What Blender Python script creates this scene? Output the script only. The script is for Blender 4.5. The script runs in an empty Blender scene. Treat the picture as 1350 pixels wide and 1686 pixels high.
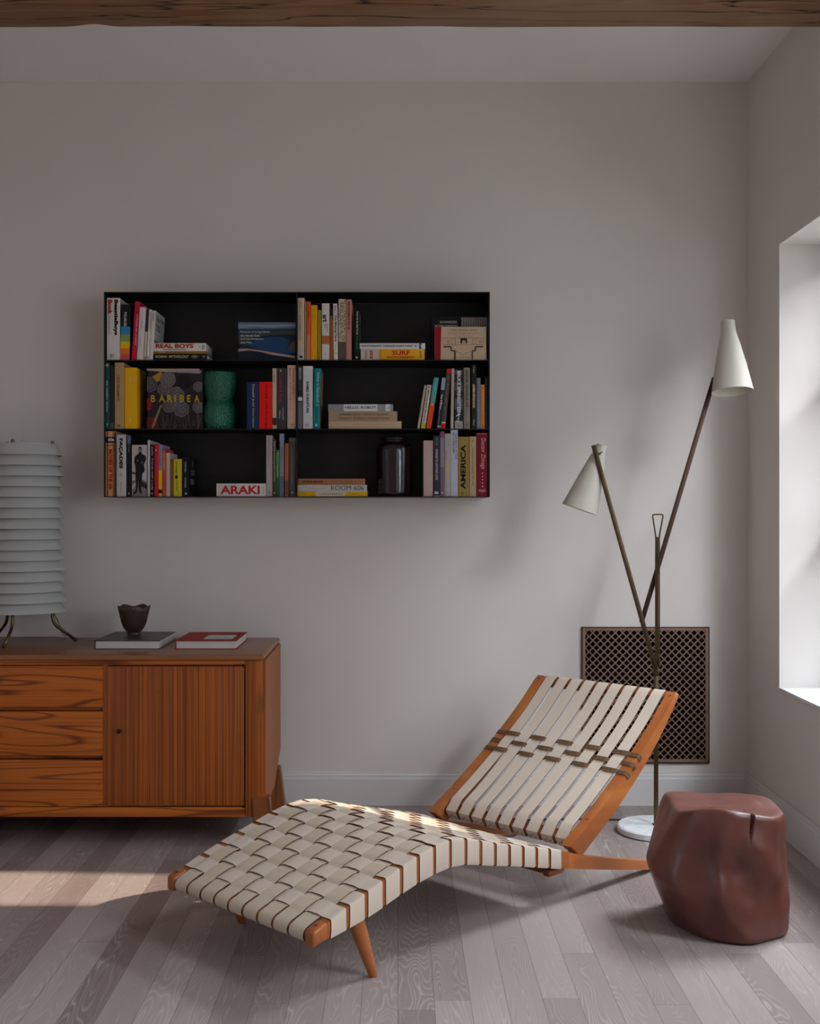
import bpy, bmesh, math, random
from mathutils import Vector, Matrix, noise
PI = math.pi
sc = bpy.context.scene
COL = sc.collection
F = 1911.0; VX = 655.0; VY = 841.0; EYE = 1.241      # focal length in pixels, vanishing point, eye height

# ------------------------------------------------------------------ camera
cd = bpy.data.cameras.new('camera'); cam = bpy.data.objects.new('camera', cd); COL.objects.link(cam)
cam.location = (0, 0, EYE); cam.rotation_euler = (PI/2, 0, 0)
cd.sensor_fit = 'AUTO'; cd.sensor_width = 36; cd.lens = 36*F/1686
cd.shift_x = (675-VX)/1686; cd.shift_y = -(843-VY)/1686
cd.clip_start = .05; cd.clip_end = 100
sc.camera = cam
# ------------------------------------------------------------------ view
vs = sc.view_settings
sc.display_settings.display_device = 'sRGB'
vs.view_transform = 'Standard'; vs.look = 'None'; vs.gamma = 1; vs.use_curve_mapping = False
vs.exposure = 0.3
# ------------------------------------------------------------------ world, sun, daylight at the windows
w = bpy.data.worlds.new('sky'); sc.world = w; w.use_nodes = True
bg = w.node_tree.nodes['Background']; bg.inputs[0].default_value = (.55, .68, .9, 1); bg.inputs[1].default_value = .6
SUN_EL = math.radians(28); SUN_AZ = 0.0
sd = bpy.data.lights.new('sun', 'SUN'); sd.energy = 7.5; sd.angle = math.radians(.6); sd.color = (1, .84, .67)
so = bpy.data.objects.new('sun', sd); COL.objects.link(so); so.location = (8, 3, 6)
dirv = Vector((-math.cos(SUN_EL), math.sin(SUN_AZ)*math.cos(SUN_EL), -math.sin(SUN_EL)))
so.rotation_euler = dirv.to_track_quat('-Z', 'Y').to_euler()
XR = 1.477                                            # right wall plane
REV = .24                                             # depth of the window reveals
W1 = (2.35, 4.494, .547, 2.273)
W2 = (.15, 1.95, .547, 2.273)
W3 = (1.3, 2.7, .547, 2.273)                         # in the left wall
def daylight(name, loc, aim, size, power, col):
    l = bpy.data.lights.new(name, 'AREA'); l.shape = 'RECTANGLE'
    l.size, l.size_y = size; l.energy = power; l.color = col
    o = bpy.data.objects.new(name, l); COL.objects.link(o)
    o.location = loc
    o.rotation_euler = (Vector(aim)-Vector(loc)).to_track_quat('-Z', 'Y').to_euler()
# high bright sky, and the dimmer low sky filling each window
daylight('high_sky_window_1', (2.65, 4.45, 3.5), (1.15, 3.5, 1.0), (1.2, 1.2), 250, (.86, .92, 1))
daylight('high_sky_window_2', (2.65, 1.05, 3.5), (1.2, 1.1, 1.0), (1.8, 1.3), 330, (.86, .92, 1))
daylight('low_sky_window_1', (2.5, 4.0, 1.9), (XR, 3.4, 1.3), (2.0, 2.0), 20, (.84, .91, 1))
daylight('low_sky_window_2', (2.35, 1.05, 1.9), (XR, 1.05, 1.3), (2.0, 2.0), 108, (.84, .91, 1))
daylight('low_sky_window_3', (-4.1, 2.0, 2.3), (-2.6, 2.0, 1.4), (1.6, 1.6), 24, (.74, .87, 1))

# ------------------------------------------------------------------ material helpers
def srgb(h):
    if isinstance(h, str):
        h = h.lstrip('#'); c = [int(h[i:i+2], 16)/255 for i in (0, 2, 4)]
    else: c = [v/255 for v in h]
    return tuple(((v/12.92) if v <= .04045 else ((v+.055)/1.055)**2.4) for v in c)+(1,)
class NT:
    def __init__(s, name):
        s.m = bpy.data.materials.new(name); s.m.use_nodes = True
        s.t = s.m.node_tree; s.b = s.t.nodes['Principled BSDF']
    def n(s, typ, **kw):
        nd = s.t.nodes.new(typ)
        for k, v in kw.items(): setattr(nd, k, v)
        return nd
    def l(s, a, b): s.t.links.new(a, b)
    def inp(s, nd, **kw):
        for k, v in kw.items(): nd.inputs[k.replace('_', ' ')].default_value = v
    def coord(s, scale=(1, 1, 1), kind='Object', rot=(0, 0, 0), loc=(0, 0, 0)):
        c = s.n('ShaderNodeTexCoord'); mp = s.n('ShaderNodeMapping')
        mp.inputs['Scale'].default_value = scale; mp.inputs['Rotation'].default_value = rot; mp.inputs['Location'].default_value = loc
        s.l(c.outputs[kind], mp.inputs[0]); return mp.outputs[0]
    def noise(s, vec, scale, detail=4, rough=.55, dist=0):
        n = s.n('ShaderNodeTexNoise'); s.l(vec, n.inputs['Vector'])
        n.inputs['Scale'].default_value = scale; n.inputs['Detail'].default_value = detail
        n.inputs['Roughness'].default_value = rough; n.inputs['Distortion'].default_value = dist
        return n.outputs[0]
    def ramp(s, fac, stops):
        r = s.n('ShaderNodeValToRGB'); s.l(fac, r.inputs[0]); e = r.color_ramp.elements
        while len(e) < len(stops): e.new(.5)
        for i, (p, c) in enumerate(stops):
            e[i].position = p; e[i].color = c if len(c) == 4 else tuple(c)+(1,)
        return r.outputs[0]
    def mix(s, fac, a, b, mode='MIX'):
        m = s.n('ShaderNodeMix', data_type='RGBA', blend_type=mode)
        if hasattr(fac, 'links'): s.l(fac, m.inputs[0])
        else: m.inputs[0].default_value = fac
        for i, v in ((6, a), (7, b)):
            if hasattr(v, 'links'): s.l(v, m.inputs[i])
            else: m.inputs[i].default_value = v
        return m.outputs[2]
    def math(s, op, a, b=0, c=0):
        m = s.n('ShaderNodeMath', operation=op)
        for i, v in enumerate((a, b, c)):
            if hasattr(v, 'links'): s.l(v, m.inputs[i])
            else: m.inputs[i].default_value = v
        return m.outputs[0]
    def base(s, c):
        if hasattr(c, 'links'): s.l(c, s.b.inputs['Base Color'])
        else: s.b.inputs['Base Color'].default_value = c
    def bump(s, h, strength=.2, dist=.002):
        b = s.n('ShaderNodeBump'); b.inputs['Strength'].default_value = strength; b.inputs['Distance'].default_value = dist
        s.l(h, b.inputs['Height']); s.l(b.outputs[0], s.b.inputs['Normal'])
    def fin(s, rough=.5, metal=0, spec=.5):
        s.b.inputs['Roughness'].default_value = rough; s.b.inputs['Metallic'].default_value = metal
        s.b.inputs['Specular IOR Level'].default_value = spec
        return s.m
def L(r, g, b): return (r, g, b, 1)
def plain(name, c, rough=.6, metal=0, var=.08, scale=60, spec=.5, bump=.05):
    t = NT(name); v = t.coord()
    n = t.noise(v, scale, 3)
    d = tuple(x*(1-var*2) for x in c[:3])+(1,)
    t.base(t.mix(n, d, c)); t.bump(n, bump, .001)
    return t.fin(rough, metal, spec)
def wood(name, light, dark, axis='x', rings=14, stretch=.07, rough=.42, dist=3.0, contrast=(.35, .75), fine=.35, blotch=.25, loc=(0, 0, 0), spec=.5):
    t = NT(name)
    sc_ = {'x': (stretch, 1, 1), 'y': (1, stretch, 1), 'z': (1, 1, stretch)}[axis]
    v = t.coord(sc_, loc=loc)
    n0 = t.noise(v, 2.2, 2, .5, .4)
    ph = t.math('MULTIPLY', n0, rings)
    fr = t.math('FRACT', ph)
    fr = t.math('POWER', fr, 2.2)
    fsc = {'x': (.02, 1, 1), 'y': (1, .02, 1), 'z': (1, 1, .02)}[axis]
    vf = t.coord(fsc); nf = t.noise(vf, 260, 3, .6)
    nb = t.noise(v, 5, 3)
    c = t.ramp(fr, [(contrast[0], light), (contrast[1], t_mid(light, dark)), (1, dark)])
    c = t.mix(t.math('MULTIPLY', nf, fine), c, dark)
    c = t.mix(t.math('MULTIPLY', nb, blotch), c, dark, 'MULTIPLY')
    t.base(c); t.bump(nf, .12, .0006)
    return t.fin(rough, 0, spec)
def t_mid(a, b): return tuple((x+y)/2 for x, y in zip(a, b))

# ------------------------------------------------------------------ mesh helpers
def new_obj(name, bm, mat=None, parent=None, smooth=False):
    me = bpy.data.meshes.new(name); bm.to_mesh(me); bm.free()
    o = bpy.data.objects.new(name, me); COL.objects.link(o)
    if mat: me.materials.append(mat)
    if smooth:
        for p in me.polygons: p.use_smooth = True
        if smooth == 'auto':
            me.set_sharp_from_angle(angle=math.radians(35))
    if parent: o.parent = parent
    return o
def empty(name, loc=(0, 0, 0), rot=(0, 0, 0)):
    o = bpy.data.objects.new(name, None); COL.objects.link(o); o.location = loc; o.rotation_euler = rot
    o.empty_display_size = .05
    return o
def tag(o, label, cat, group=None, kind=None):
    o['label'] = label; o['category'] = cat
    if group: o['group'] = group
    if kind: o['kind'] = kind
    return o
def struct(o): o['kind'] = 'structure'; return o
def bx(bm, x0, x1, y0, y1, z0, z1, bev=0, seg=2, M=None):
    g = bmesh.ops.create_cube(bm, size=1)['verts']
    for v in g:
        v.co = Vector(((x0+x1)/2+v.co.x*(x1-x0), (y0+y1)/2+v.co.y*(y1-y0), (z0+z1)/2+v.co.z*(z1-z0)))
    if bev:
        es = list({e for v in g for e in v.link_edges})
        r = bmesh.ops.bevel(bm, geom=es, offset=bev, segments=seg, profile=.5, affect='EDGES')
        g = list({v for f in r['faces'] for v in f.verts} | {v for v in g if v.is_valid})
    if M is not None:
        for v in g: v.co = M @ v.co
    return g
def boxo(name, x0, x1, y0, y1, z0, z1, mat, parent=None, bev=0, seg=2):
    bm = bmesh.new(); bx(bm, x0, x1, y0, y1, z0, z1, bev, seg)
    return new_obj(name, bm, mat, parent, 'auto' if bev else False)
def lathe(bm, prof, n=48, center=(0, 0, 0), M=None, closed=False, fn=None):
    rings = []
    for i, (r, z) in enumerate(prof):
        ring = []
        for k in range(n):
            a = 2*PI*k/n; rr, zz = (r, z) if fn is None else fn(r, z, a, i)
            p = Vector((rr*math.cos(a), rr*math.sin(a), zz))
            if M is not None: p = M @ p
            ring.append(bm.verts.new(p+Vector(center)))
        rings.append(ring)
    m = len(rings)
    for i in range(m if closed else m-1):
        a, b = rings[i], rings[(i+1) % m]
        for k in range(n):
            bm.faces.new((a[k], a[(k+1) % n], b[(k+1) % n], b[k]))
    return rings
def cap(bm, ring, flip=False):
    bm.faces.new(list(reversed(ring)) if not flip else ring)
def tube(bm, pts, r, n=10, caps=True, flat=None):
    pts = [Vector(p) for p in pts]; rings = []; up = None
    rs = r if isinstance(r, (list, tuple)) else [r]*len(pts)
    for i, p in enumerate(pts):
        a = pts[max(i-1, 0)]; b = pts[min(i+1, len(pts)-1)]
        t = (b-a).normalized()
        if up is None:
            up = Vector((0, 0, 1)) if abs(t.z) < .9 else Vector((1, 0, 0))
        x = t.cross(up).normalized(); y = x.cross(t).normalized(); up = y
        rings.append([bm.verts.new(p+(x*math.cos(2*PI*k/n)+y*math.sin(2*PI*k/n))*rs[i]) for k in range(n)])
    for a, b in zip(rings, rings[1:]):
        for k in range(n): bm.faces.new((a[k], a[(k+1) % n], b[(k+1) % n], b[k]))
    if caps: cap(bm, rings[0]); cap(bm, rings[-1], True)
def bend(pts, r=.03, n=6):
    pts = [Vector(p) for p in pts]; out = [pts[0]]
    for a, b, c in zip(pts, pts[1:], pts[2:]):
        d1 = (a-b); d2 = (c-b); rr = min(r, d1.length*.45, d2.length*.45)
        p = b+d1.normalized()*rr; q = b+d2.normalized()*rr
        for k in range(n+1):
            t = k/n; out.append(p*(1-t)**2+b*2*t*(1-t)+q*t*t)
    out.append(pts[-1]); return out
def bar(bm, a, b, w, t, wdir=None, bev=0):
    """flat bar from a to b, width w along wdir-ish, thickness t"""
    a = Vector(a); b = Vector(b); d = (b-a); Ln = d.length; d.normalize()
    wd = Vector(wdir) if wdir else Vector((1, 0, 0))
    wd = (wd-d*wd.dot(d)).normalized(); n = d.cross(wd).normalized()
    M = Matrix((wd, n, d)).transposed().to_4x4(); M.translation = (a+b)/2
    bx(bm, -w/2, w/2, -t/2, t/2, -Ln/2, Ln/2, bev, 2, M)
def curve(pts):
    """smooth (Hermite) function through x-sorted points"""
    xs = [p[0] for p in pts]; ys = [p[1] for p in pts]; n = len(xs)
    sl = [(ys[i+1]-ys[i])/(xs[i+1]-xs[i]) for i in range(n-1)]
    m = [sl[0]]+[(sl[i-1]+sl[i])/2 for i in range(1, n-1)]+[sl[-1]]
    def f(x):
        if x <= xs[0]: return ys[0]+m[0]*(x-xs[0])
        if x >= xs[-1]: return ys[-1]+m[-1]*(x-xs[-1])
        i = max(k for k in range(n-1) if xs[k] <= x); h = xs[i+1]-xs[i]; t = (x-xs[i])/h
        return ys[i]*(2*t**3-3*t*t+1)+m[i]*h*(t**3-2*t*t+t)+ys[i+1]*(-2*t**3+3*t*t)+m[i+1]*h*(t**3-t*t)
    return f
def PX(px, Y): return (px-VX)*Y/F
def PZ(py, Y): return EYE-(py-VY)*Y/F

# ================================================================== THE ROOM
YB = 4.9; ZC = 3.051; XL = -2.6; YF = -1.6
def plaster(name, c, rough=.85):
    t = NT(name); v = t.coord(); n = t.noise(v, 3, 5, .6); n2 = t.noise(v, 90, 4)
    t.base(t.mix(n, tuple(x*.96 for x in c[:3])+(1,), c)); t.bump(t.math('ADD', n2, t.math('MULTIPLY', n, 2)), .06, .002)
    return t.fin(rough, 0, .3)
m_wall = plaster('plaster', L(.695, .648, .603))
m_ceil = plaster('ceiling_paint', L(.80, .76, .735))
m_trim = plaster('trim_paint', L(.66, .64, .62), .5)
m_white = plain('window_paint', L(.78, .79, .80), .4, var=.02)

def floor_mat():
    t = NT('oak_planks'); PW, PL = .092, 1.5
    c = t.n('ShaderNodeTexCoord'); sp = t.n('ShaderNodeSeparateXYZ'); t.l(c.outputs['Object'], sp.inputs[0])
    u = t.math('DIVIDE', sp.outputs[0], PW); row = t.math('FLOOR', u)
    wn = t.n('ShaderNodeTexWhiteNoise', noise_dimensions='1D'); t.l(row, wn.inputs['W'])
    v_ = t.math('ADD', t.math('DIVIDE', sp.outputs[1], PL), t.math('MULTIPLY', wn.outputs['Value'], 7)); col_ = t.math('FLOOR', v_)
    idn = t.math('ADD', t.math('MULTIPLY', row, 17.31), t.math('MULTIPLY', col_, 5.77))
    w2 = t.n('ShaderNodeTexWhiteNoise', noise_dimensions='1D'); t.l(idn, w2.inputs['W']); rnd = w2.outputs['Value']
    eu = t.math('ABSOLUTE', t.math('SUBTRACT', t.math('FRACT', u), .5)); ev = t.math('ABSOLUTE', t.math('SUBTRACT', t.math('FRACT', v_), .5))
    gap = t.math('MAXIMUM', t.math('GREATER_THAN', eu, .5-.0006/PW), t.math('GREATER_THAN', ev, .5-.0006/PL))
    comb = t.n('ShaderNodeVectorMath', operation='MULTIPLY_ADD')
    t.l(w2.outputs['Color'], comb.inputs[0]); comb.inputs[1].default_value = (37, 19, 11); t.l(c.outputs['Object'], comb.inputs[2])
    mg = t.n('ShaderNodeMapping'); mg.inputs['Scale'].default_value = (1, .13, 1); t.l(comb.outputs[0], mg.inputs[0])
    n0 = t.noise(mg.outputs[0], 5.0, 3, .5, .3)
    fr = t.math('FRACT', t.math('MULTIPLY', n0, 58)); tri = t.math('ABSOLUTE', t.math('SUBTRACT', fr, .5))
    mf = t.n('ShaderNodeMapping'); mf.inputs['Scale'].default_value = (1, .03, 1); t.l(comb.outputs[0], mf.inputs[0])
    nf = t.noise(mf.outputs[0], 300, 3, .6)
    ring = t.ramp(tri, [(.0, L(1, 1, 1)), (.14, L(.25, .25, .25)), (.4, L(0, 0, 0))])
    ringf = t.math('MULTIPLY', ring, t.ramp(t.noise(mg.outputs[0], 9, 2), [(.4, L(.15, .15, .15)), (.65, L(1, 1, 1))]))
    basec = t.ramp(rnd, [(0, L(.225, .170, .160)), (.3, L(.30, .24, .222)), (.65, L(.345, .283, .262)), (1, L(.42, .355, .332))])
    nb = t.noise(mg.outputs[0], 6, 3)
    basec = t.mix(t.math('MULTIPLY', nb, .5), basec, L(.62, .60, .60), 'MULTIPLY')
    col = t.mix(t.math('MULTIPLY', ringf, .7), basec, L(.52, .48, .46))
    col = t.mix(t.math('MULTIPLY', nf, .30), col, L(.20, .155, .14))
    col = t.mix(gap, col, L(.09, .07, .06))
    t.base(col)
    t.bump(t.math('SUBTRACT', t.math('MULTIPLY', nf, .5), gap), .2, .001)
    m = t.fin(.46, 0, .4); t.l(t.math('MULTIPLY_ADD', nf, .12, .42), t.b.inputs['Roughness'])
    return m
struct(boxo('floor', XL, XR+.02, YF, YB, -.1, 0, floor_mat()))
struct(boxo('ceiling', XL-.5, XR+.5, YF-.2, YB+.2, ZC, ZC+.2, m_ceil))
struct(boxo('wall_back', XL-.5, XR+.5, YB, YB+.2, -.1, ZC, m_wall))
bm = bmesh.new(); XW = XL-REV-.06
bx(bm, XW, XL, YF, W3[0], -.1, ZC); bx(bm, XW, XL, W3[1], YB, -.1, ZC); bx(bm, XW, XL, W3[0], W3[1], -.1, W3[2]); bx(bm, XW, XL, W3[0], W3[1], W3[3], ZC)
struct(new_obj('wall_left', bm, m_wall))
struct(boxo('wall_front', XL-.5, XR+.5, YF-.2, YF, -.1, ZC, m_wall))
bm = bmesh.new()                                       # right wall with its two window openings
X1 = XR+REV+.06
ys = [YF, W2[0], W2[1], W1[0], W1[1], YB]
for i, (a, b) in enumerate(zip(ys, ys[1:])):
    if i in (1, 3):
        bx(bm, XR, X1, a, b, -.1, W1[2]); bx(bm, XR, X1, a, b, W1[3], ZC)
    else: bx(bm, XR, X1, a, b, -.1, ZC)
struct(new_obj('wall_right', bm, m_wall))
# window frames and panes (fixed sash set back in the deep reveal)
tg = bpy.data.materials.new('window_glass'); tg.use_nodes = True
nt = tg.node_tree; nt.nodes.clear()
o_ = nt.nodes.new('ShaderNodeOutputMaterial'); mx = nt.nodes.new('ShaderNodeMixShader'); tr = nt.nodes.new('ShaderNodeBsdfTransparent'); gl = nt.nodes.new('ShaderNodeBsdfGlossy')
fr = nt.nodes.new('ShaderNodeFresnel'); gm = nt.nodes.new('ShaderNodeNewGeometry'); mr = nt.nodes.new('ShaderNodeMapRange')
mr.inputs[3].default_value = 1.45; mr.inputs[4].default_value = 1/1.45; nt.links.new(gm.outputs['Backfacing'], mr.inputs[0]); nt.links.new(mr.outputs[0], fr.inputs[0])   # the same reflectance on both faces of the pane
gl.inputs['Roughness'].default_value = .01
nt.links.new(fr.outputs[0], mx.inputs[0]); nt.links.new(tr.outputs[0], mx.inputs[1]); nt.links.new(gl.outputs[0], mx.inputs[2]); nt.links.new(mx.outputs[0], o_.inputs[0])
for k, W in ((1, W1), (2, W2), (3, W3)):
    e = struct(empty('window_%d' % k, (XR if k < 3 else XL, (W[0]+W[1])/2, W[2]), (0, 0, 0 if k < 3 else PI)))
    bm = bmesh.new(); xa, xb = REV-.055, REV; hw = (W[1]-W[0])/2; hh = W[3]-W[2]; t_ = .05
    bx(bm, xa, xb, -hw, -hw+.022, .0, hh, .003); bx(bm, xa, xb, hw-t_, hw, .0, hh, .003)
    bx(bm, xa, xb, -hw+.022, hw-t_, 0, t_, .003); bx(bm, xa, xb, -hw+.022, hw-t_, hh-t_, hh, .003)
    for yy in (-hw+(2*hw)*.30, -hw+(2*hw)*.60) if k == 1 else (0,): bx(bm, xa+.008, xb-.008, yy-.014, yy+.014, 0, hh, .002)
    for z in (hh*.37, hh*.70): bx(bm, xa+.01, xb-.01, -hw+.022, hw-t_, z-.011, z+.011, .002)
    new_obj('window_frame', bm, m_white, e, 'auto')
    boxo('window_pane', REV-.03, REV-.024, -hw+.02, hw-t_+.005, .04, hh-.04, tg, e)
    boxo('window_sill', -.006, REV-.055, -hw, hw, 0, .012, m_white, e, .003)
# baseboards with a small cap moulding
def baseboard(name, length, M):
    bm = bmesh.new(); pr = [(0, 0), (.016, 0), (.016, .112), (.012, .117), (.012, .127), (.007, .133), (.007, .138), (0, .138)]
    a = [bm.verts.new(M @ Vector((0, -x, z))) for x, z in pr]; b = [bm.verts.new(M @ Vector((length, -x, z))) for x, z in pr]
    n = len(pr)
    for i in range(n): bm.faces.new((a[i], a[(i+1) % n], b[(i+1) % n], b[i]))
    bm.faces.new(a); bm.faces.new(list(reversed(b))); bmesh.ops.recalc_face_normals(bm, faces=bm.faces)
    return struct(new_obj(name, bm, m_trim))
baseboard('baseboard_back', XR-XL, Matrix.Translation((XL, YB, 0)))
baseboard('baseboard_right', YB-.016-YF, Matrix.Translation((XR, YB-.016, 0)) @ Matrix.Rotation(-PI/2, 4, 'Z'))
baseboard('baseboard_left', YB-.016-YF, Matrix.Translation((XL, YF, 0)) @ Matrix.Rotation(PI/2, 4, 'Z'))

# rustic timber beam across the ceiling
bm = bmesh.new(); nx = 220; random.seed(3)
sec = []; y0, y1, z0 = 3.66, 3.877, 2.85
nseg = 7
loop = [(y0, ZC)]+[(y0, ZC-(ZC-z0)*i/nseg) for i in range(1, nseg)]+[(y0, z0)]+[(y0+(y1-y0)*i/10, z0) for i in range(1, 10)]+[(y1, z0)]+[(y1, z0+(ZC-z0)*i/nseg) for i in range(1, nseg)]+[(y1, ZC)]
rings = []
for i in range(nx+1):
    x = XL+(XR-XL)*i/nx; ring = []
    for (y, z) in loop:
        p = Vector((x*1.3, y*6, z*6)); d = noise.noise(p*1.1)*.006+noise.noise(p*3.7+Vector((5, 1, 2)))*.0025
        yy, zz = y, z
        cy = (y0+y1)/2
        if z < ZC-.001:
            rad = Vector((0, y-cy, z-ZC+.08)).normalized()
            yy += rad.y*d; zz += rad.z*d
            if abs(z-z0) < 1e-6 and y in (y0, y1): zz += .006; yy += .006 if y == y0 else -.006
            # chipped hollow on the far arris
            if y > cy: zz += .010*math.exp(-((x-PX(157, 3.877))/.05)**2)*max(0, (y-cy)/(y1-cy))
        ring.append(bm.verts.new((x, yy, zz)))
    rings.append(ring)
for a, b in zip(rings, rings[1:]):
    for k in range(len(loop)-1): bm.faces.new((a[k], b[k], b[k+1], a[k+1]))
t = NT('weathered_timber'); v = t.coord((.05, 1, 1)); n0 = t.noise(v, 6, 4, .6, .6)
fr_ = t.math('FRACT', t.math('MULTIPLY', n0, 9)); vf = t.coord((.03, 1, 1)); nf = t.noise(vf, 120, 5, .65)
nb = t.noise(t.coord((.5, 1, 1)), 4, 4)
c = t.mix(fr_, L(.34, .165, .070), L(.19, .090, .040)); c = t.mix(t.math('MULTIPLY', nf, .75), c, L(.09, .05, .028))
c = t.mix(t.ramp(nb, [(.35, L(0, 0, 0)), (.7, L(.7, .7, .7))]), c, L(.26, .175, .115))
vc = t.coord((.35, 6, 6)); nc = t.noise(vc, 2.2, 3, .5, .3)
crack = t.ramp(t.math('ABSOLUTE', t.math('SUBTRACT', nc, .5)), [(0, L(1, 1, 1)), (.012, L(0, 0, 0))])
c = t.mix(crack, c, L(.012, .007, .005)); t.base(c); t.bump(t.math('SUBTRACT', t.math('MULTIPLY', nf, .6), crack), .7, .004)
bmesh.ops.recalc_face_normals(bm, faces=bm.faces)
o = new_obj('ceiling_beam', bm, t.fin(.8, 0, .3), None, True)
tag(o, 'rustic brown timber beam running across under the white ceiling', 'beam')

# ------------------------------------------------------------------ outdoors, out of view: ground and added sun blockers
def outdoors():
    m = plain('sun_blocker_stone', L(.30, .27, .24), .9, var=.2, scale=8)
    bm = bmesh.new(); bx(bm, 5.0, 5.3, 3.66, 9, -.4, 2.78, .02)  # unseen wall added to cut off the low sun rays
    o = new_obj('wall_sun_blocker', bm, m); tag(o, 'added sun blocker like a high rough stone wall outside the window', 'wall')
    nh = empty('house_sun_blocker', (4.6, 2.2, -.4)); tag(nh, 'added sun blocker like a plain house wall with a flat eave outside the window', 'sun blocker')  # unseen block added to keep sun off the near part of the window
    boxo('wall', 0, 3, 0, 1.45, 0, 4.6, m, nh, .01); boxo('eave', -.08, 3.1, 0, 1.45, 4.6, 4.72, m, nh, .01)
    g = plain('garden_ground', L(.12, .13, .08), .95, var=.3, scale=5)
    struct(boxo('ground', X1, 14, -6, 12, -.5, -.4, g))
    tr = empty('cypress_sun_blocker', (4.2, 4.93, -.4))  # unseen tree shape added to trim the far edge of the sunbeam
    tag(tr, 'added sun blocker like a tall dark green cypress outside the window', 'tree')
    bm = bmesh.new(); tube(bm, [(0, 0, 0), (0, 0, .5), (0, 0, 3.6)], [.09, .08, .03], 10); new_obj('trunk', bm, plain('bark', L(.12, .08, .05), .9), tr, True)
    bm = bmesh.new(); random.seed(8)
    lathe(bm, [(.02, .3), (.5, .5), (.86, 1.0), (.98, 1.8), (.98, 2.6), (.95, 3.4), (.8, 4.3), (.4, 5.2), (.02, 5.8)], 64,
          fn=lambda r, z, a, i: (r*(1+.08*noise.noise(Vector((math.cos(a)*4, math.sin(a)*4, z*3)))), z))
    bmesh.ops.subdivide_edges(bm, edges=bm.edges[:], cuts=1)
    for v_ in bm.verts: v_.co += v_.co.normalized()*noise.noise(v_.co*7)*.07
    new_obj('foliage', bm, plain('cypress_green', L(.03, .06, .02), .9, var=.3, scale=30), tr, True)
outdoors()

# ================================================================== CHAISE LONGUE
def smooth_wood(name, light, dark, rough=.36):
    t = NT(name); v = t.coord((.12, 1, 1)); n = t.noise(v, 9, 3, .55, .3); vf = t.coord((.03, 1, 1)); nf = t.noise(vf, 240, 3, .6); nb = t.noise(t.coord(), 5, 2)
    c = t.ramp(n, [(.3, dark), (.5, t_mid(light, dark)), (.68, light)]); c = t.mix(t.math('MULTIPLY', nf, .35), c, dark); c = t.mix(t.math('MULTIPLY', nb, .4), c, dark)
    t.base(c); t.bump(nf, .08, .0006); return t.fin(rough, 0, .45)
m_cherry0 = wood('cherry_wood', L(.46, .130, .024), L(.20, .045, .010), 'x', 8, .12, .36, fine=.25, blotch=.35)
m_block0 = wood('dark_cherry_wood', L(.26, .085, .026), L(.12, .035, .012), 'x', 8, .12, .34, fine=.3, blotch=.35)
m_cherry = smooth_wood('cherry_wood_smooth', L(.52, .175, .045), L(.28, .078, .020)); m_block = smooth_wood('dark_cherry_smooth', L(.30, .10, .03), L(.14, .04, .014))
t = NT('cotton_webbing'); v = t.coord(); ck = t.n('ShaderNodeTexWave'); t.l(v, ck.inputs[0]); ck.inputs['Scale'].default_value = 420; ck.bands_direction = 'DIAGONAL'
n = t.noise(v, 900, 2); n2 = t.noise(v, 9, 3)
c = t.mix(n, L(.53, .44, .355), L(.66, .56, .465)); c = t.mix(t.math('MULTIPLY', n2, .25), c, L(.44, .35, .27))
t.base(c); t.bump(t.math('ADD', n, ck.outputs['Fac']), .22, .0006); m_web = t.fin(.85, 0, .2)
m_web_tan = plain('cotton_webbing_tan', L(.54, .435, .335), .85, var=.05, scale=300, spec=.2, bump=.25)
t = NT('webbing_edge_leather'); t.base(L(.10, .035, .015)); m_rope_dark = t.fin(.7)
m_edge = plain('strap_edge', L(.14, .055, .022), .8)
t = NT('twisted_cord'); wv = t.n('ShaderNodeTexWave'); t.l(t.coord(rot=(0, 0, .6)), wv.inputs[0]); wv.inputs['Scale'].default_value = 150; wv.bands_direction = 'DIAGONAL'
t.base(t.mix(wv.outputs['Fac'], L(.090, .042, .020), L(.29, .165, .085))); t.bump(wv.outputs['Fac'], .5, .001); m_cord = t.fin(.8)
ch = empty('chaise_longue', (-.2049, 2.9, 0), (0, 0, PI/4))
tag(ch, 'low wooden chaise longue with woven cream webbing seat and tilted back', 'chaise longue')
T = curve([(0, .186), (.05, .205), (.15, .239), (.28, .277), (.40, .308), (.49, .318), (.57, .307), (.65, .283), (.75, .254), (.9, .214), (1.015, .182), (1.2, .125), (1.5, .049), (1.58, .028)])
B = curve([(0, .150), (.1, .164), (.2, .182), (.3, .208), (.4, .229), (.49, .238), (.56, .233), (.68, .205), (.75, .189), (.9, .152), (1.012, .123), (1.2, .078), (1.49, .014), (1.56, .001)])
WD = .647
def plank(o0, o1, top, bot, s0, s1, n, ins=0.0, name='rail', mat=None, sb0=None, sb1=None, bev=.006, par=None):
    """curved rail: outline between top and bottom curve, thickness along o"""
    bm = bmesh.new(); sb0 = s0 if sb0 is None else sb0; sb1 = s1 if sb1 is None else sb1
    tp = [(s0+(s1-s0)*i/n, 0) for i in range(n+1)]; outline = [(s, top(s)-ins) for s, _ in tp]
    outline += [(sb1+(sb0-sb1)*i/n, bot(sb1+(sb0-sb1)*i/n)+ins) for i in range(n+1)]
    a = [bm.verts.new((s, o0, z)) for s, z in outline]; b = [bm.verts.new((s, o1, z)) for s, z in outline]
    N = len(a); fa = bm.faces.new(a); fb = bm.faces.new(list(reversed(b)))
    for i in range(N): bm.faces.new((a[i], b[i], b[(i+1) % N], a[(i+1) % N]))
    es = list(fa.edges)+list(fb.edges)
    bmesh.ops.bevel(bm, geom=es, offset=bev, segments=3, profile=.5, affect='EDGES')
    bmesh.ops.recalc_face_normals(bm, faces=bm.faces)
    return new_obj(name, bm, mat or m_cherry, par or ch, 'auto')
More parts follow.
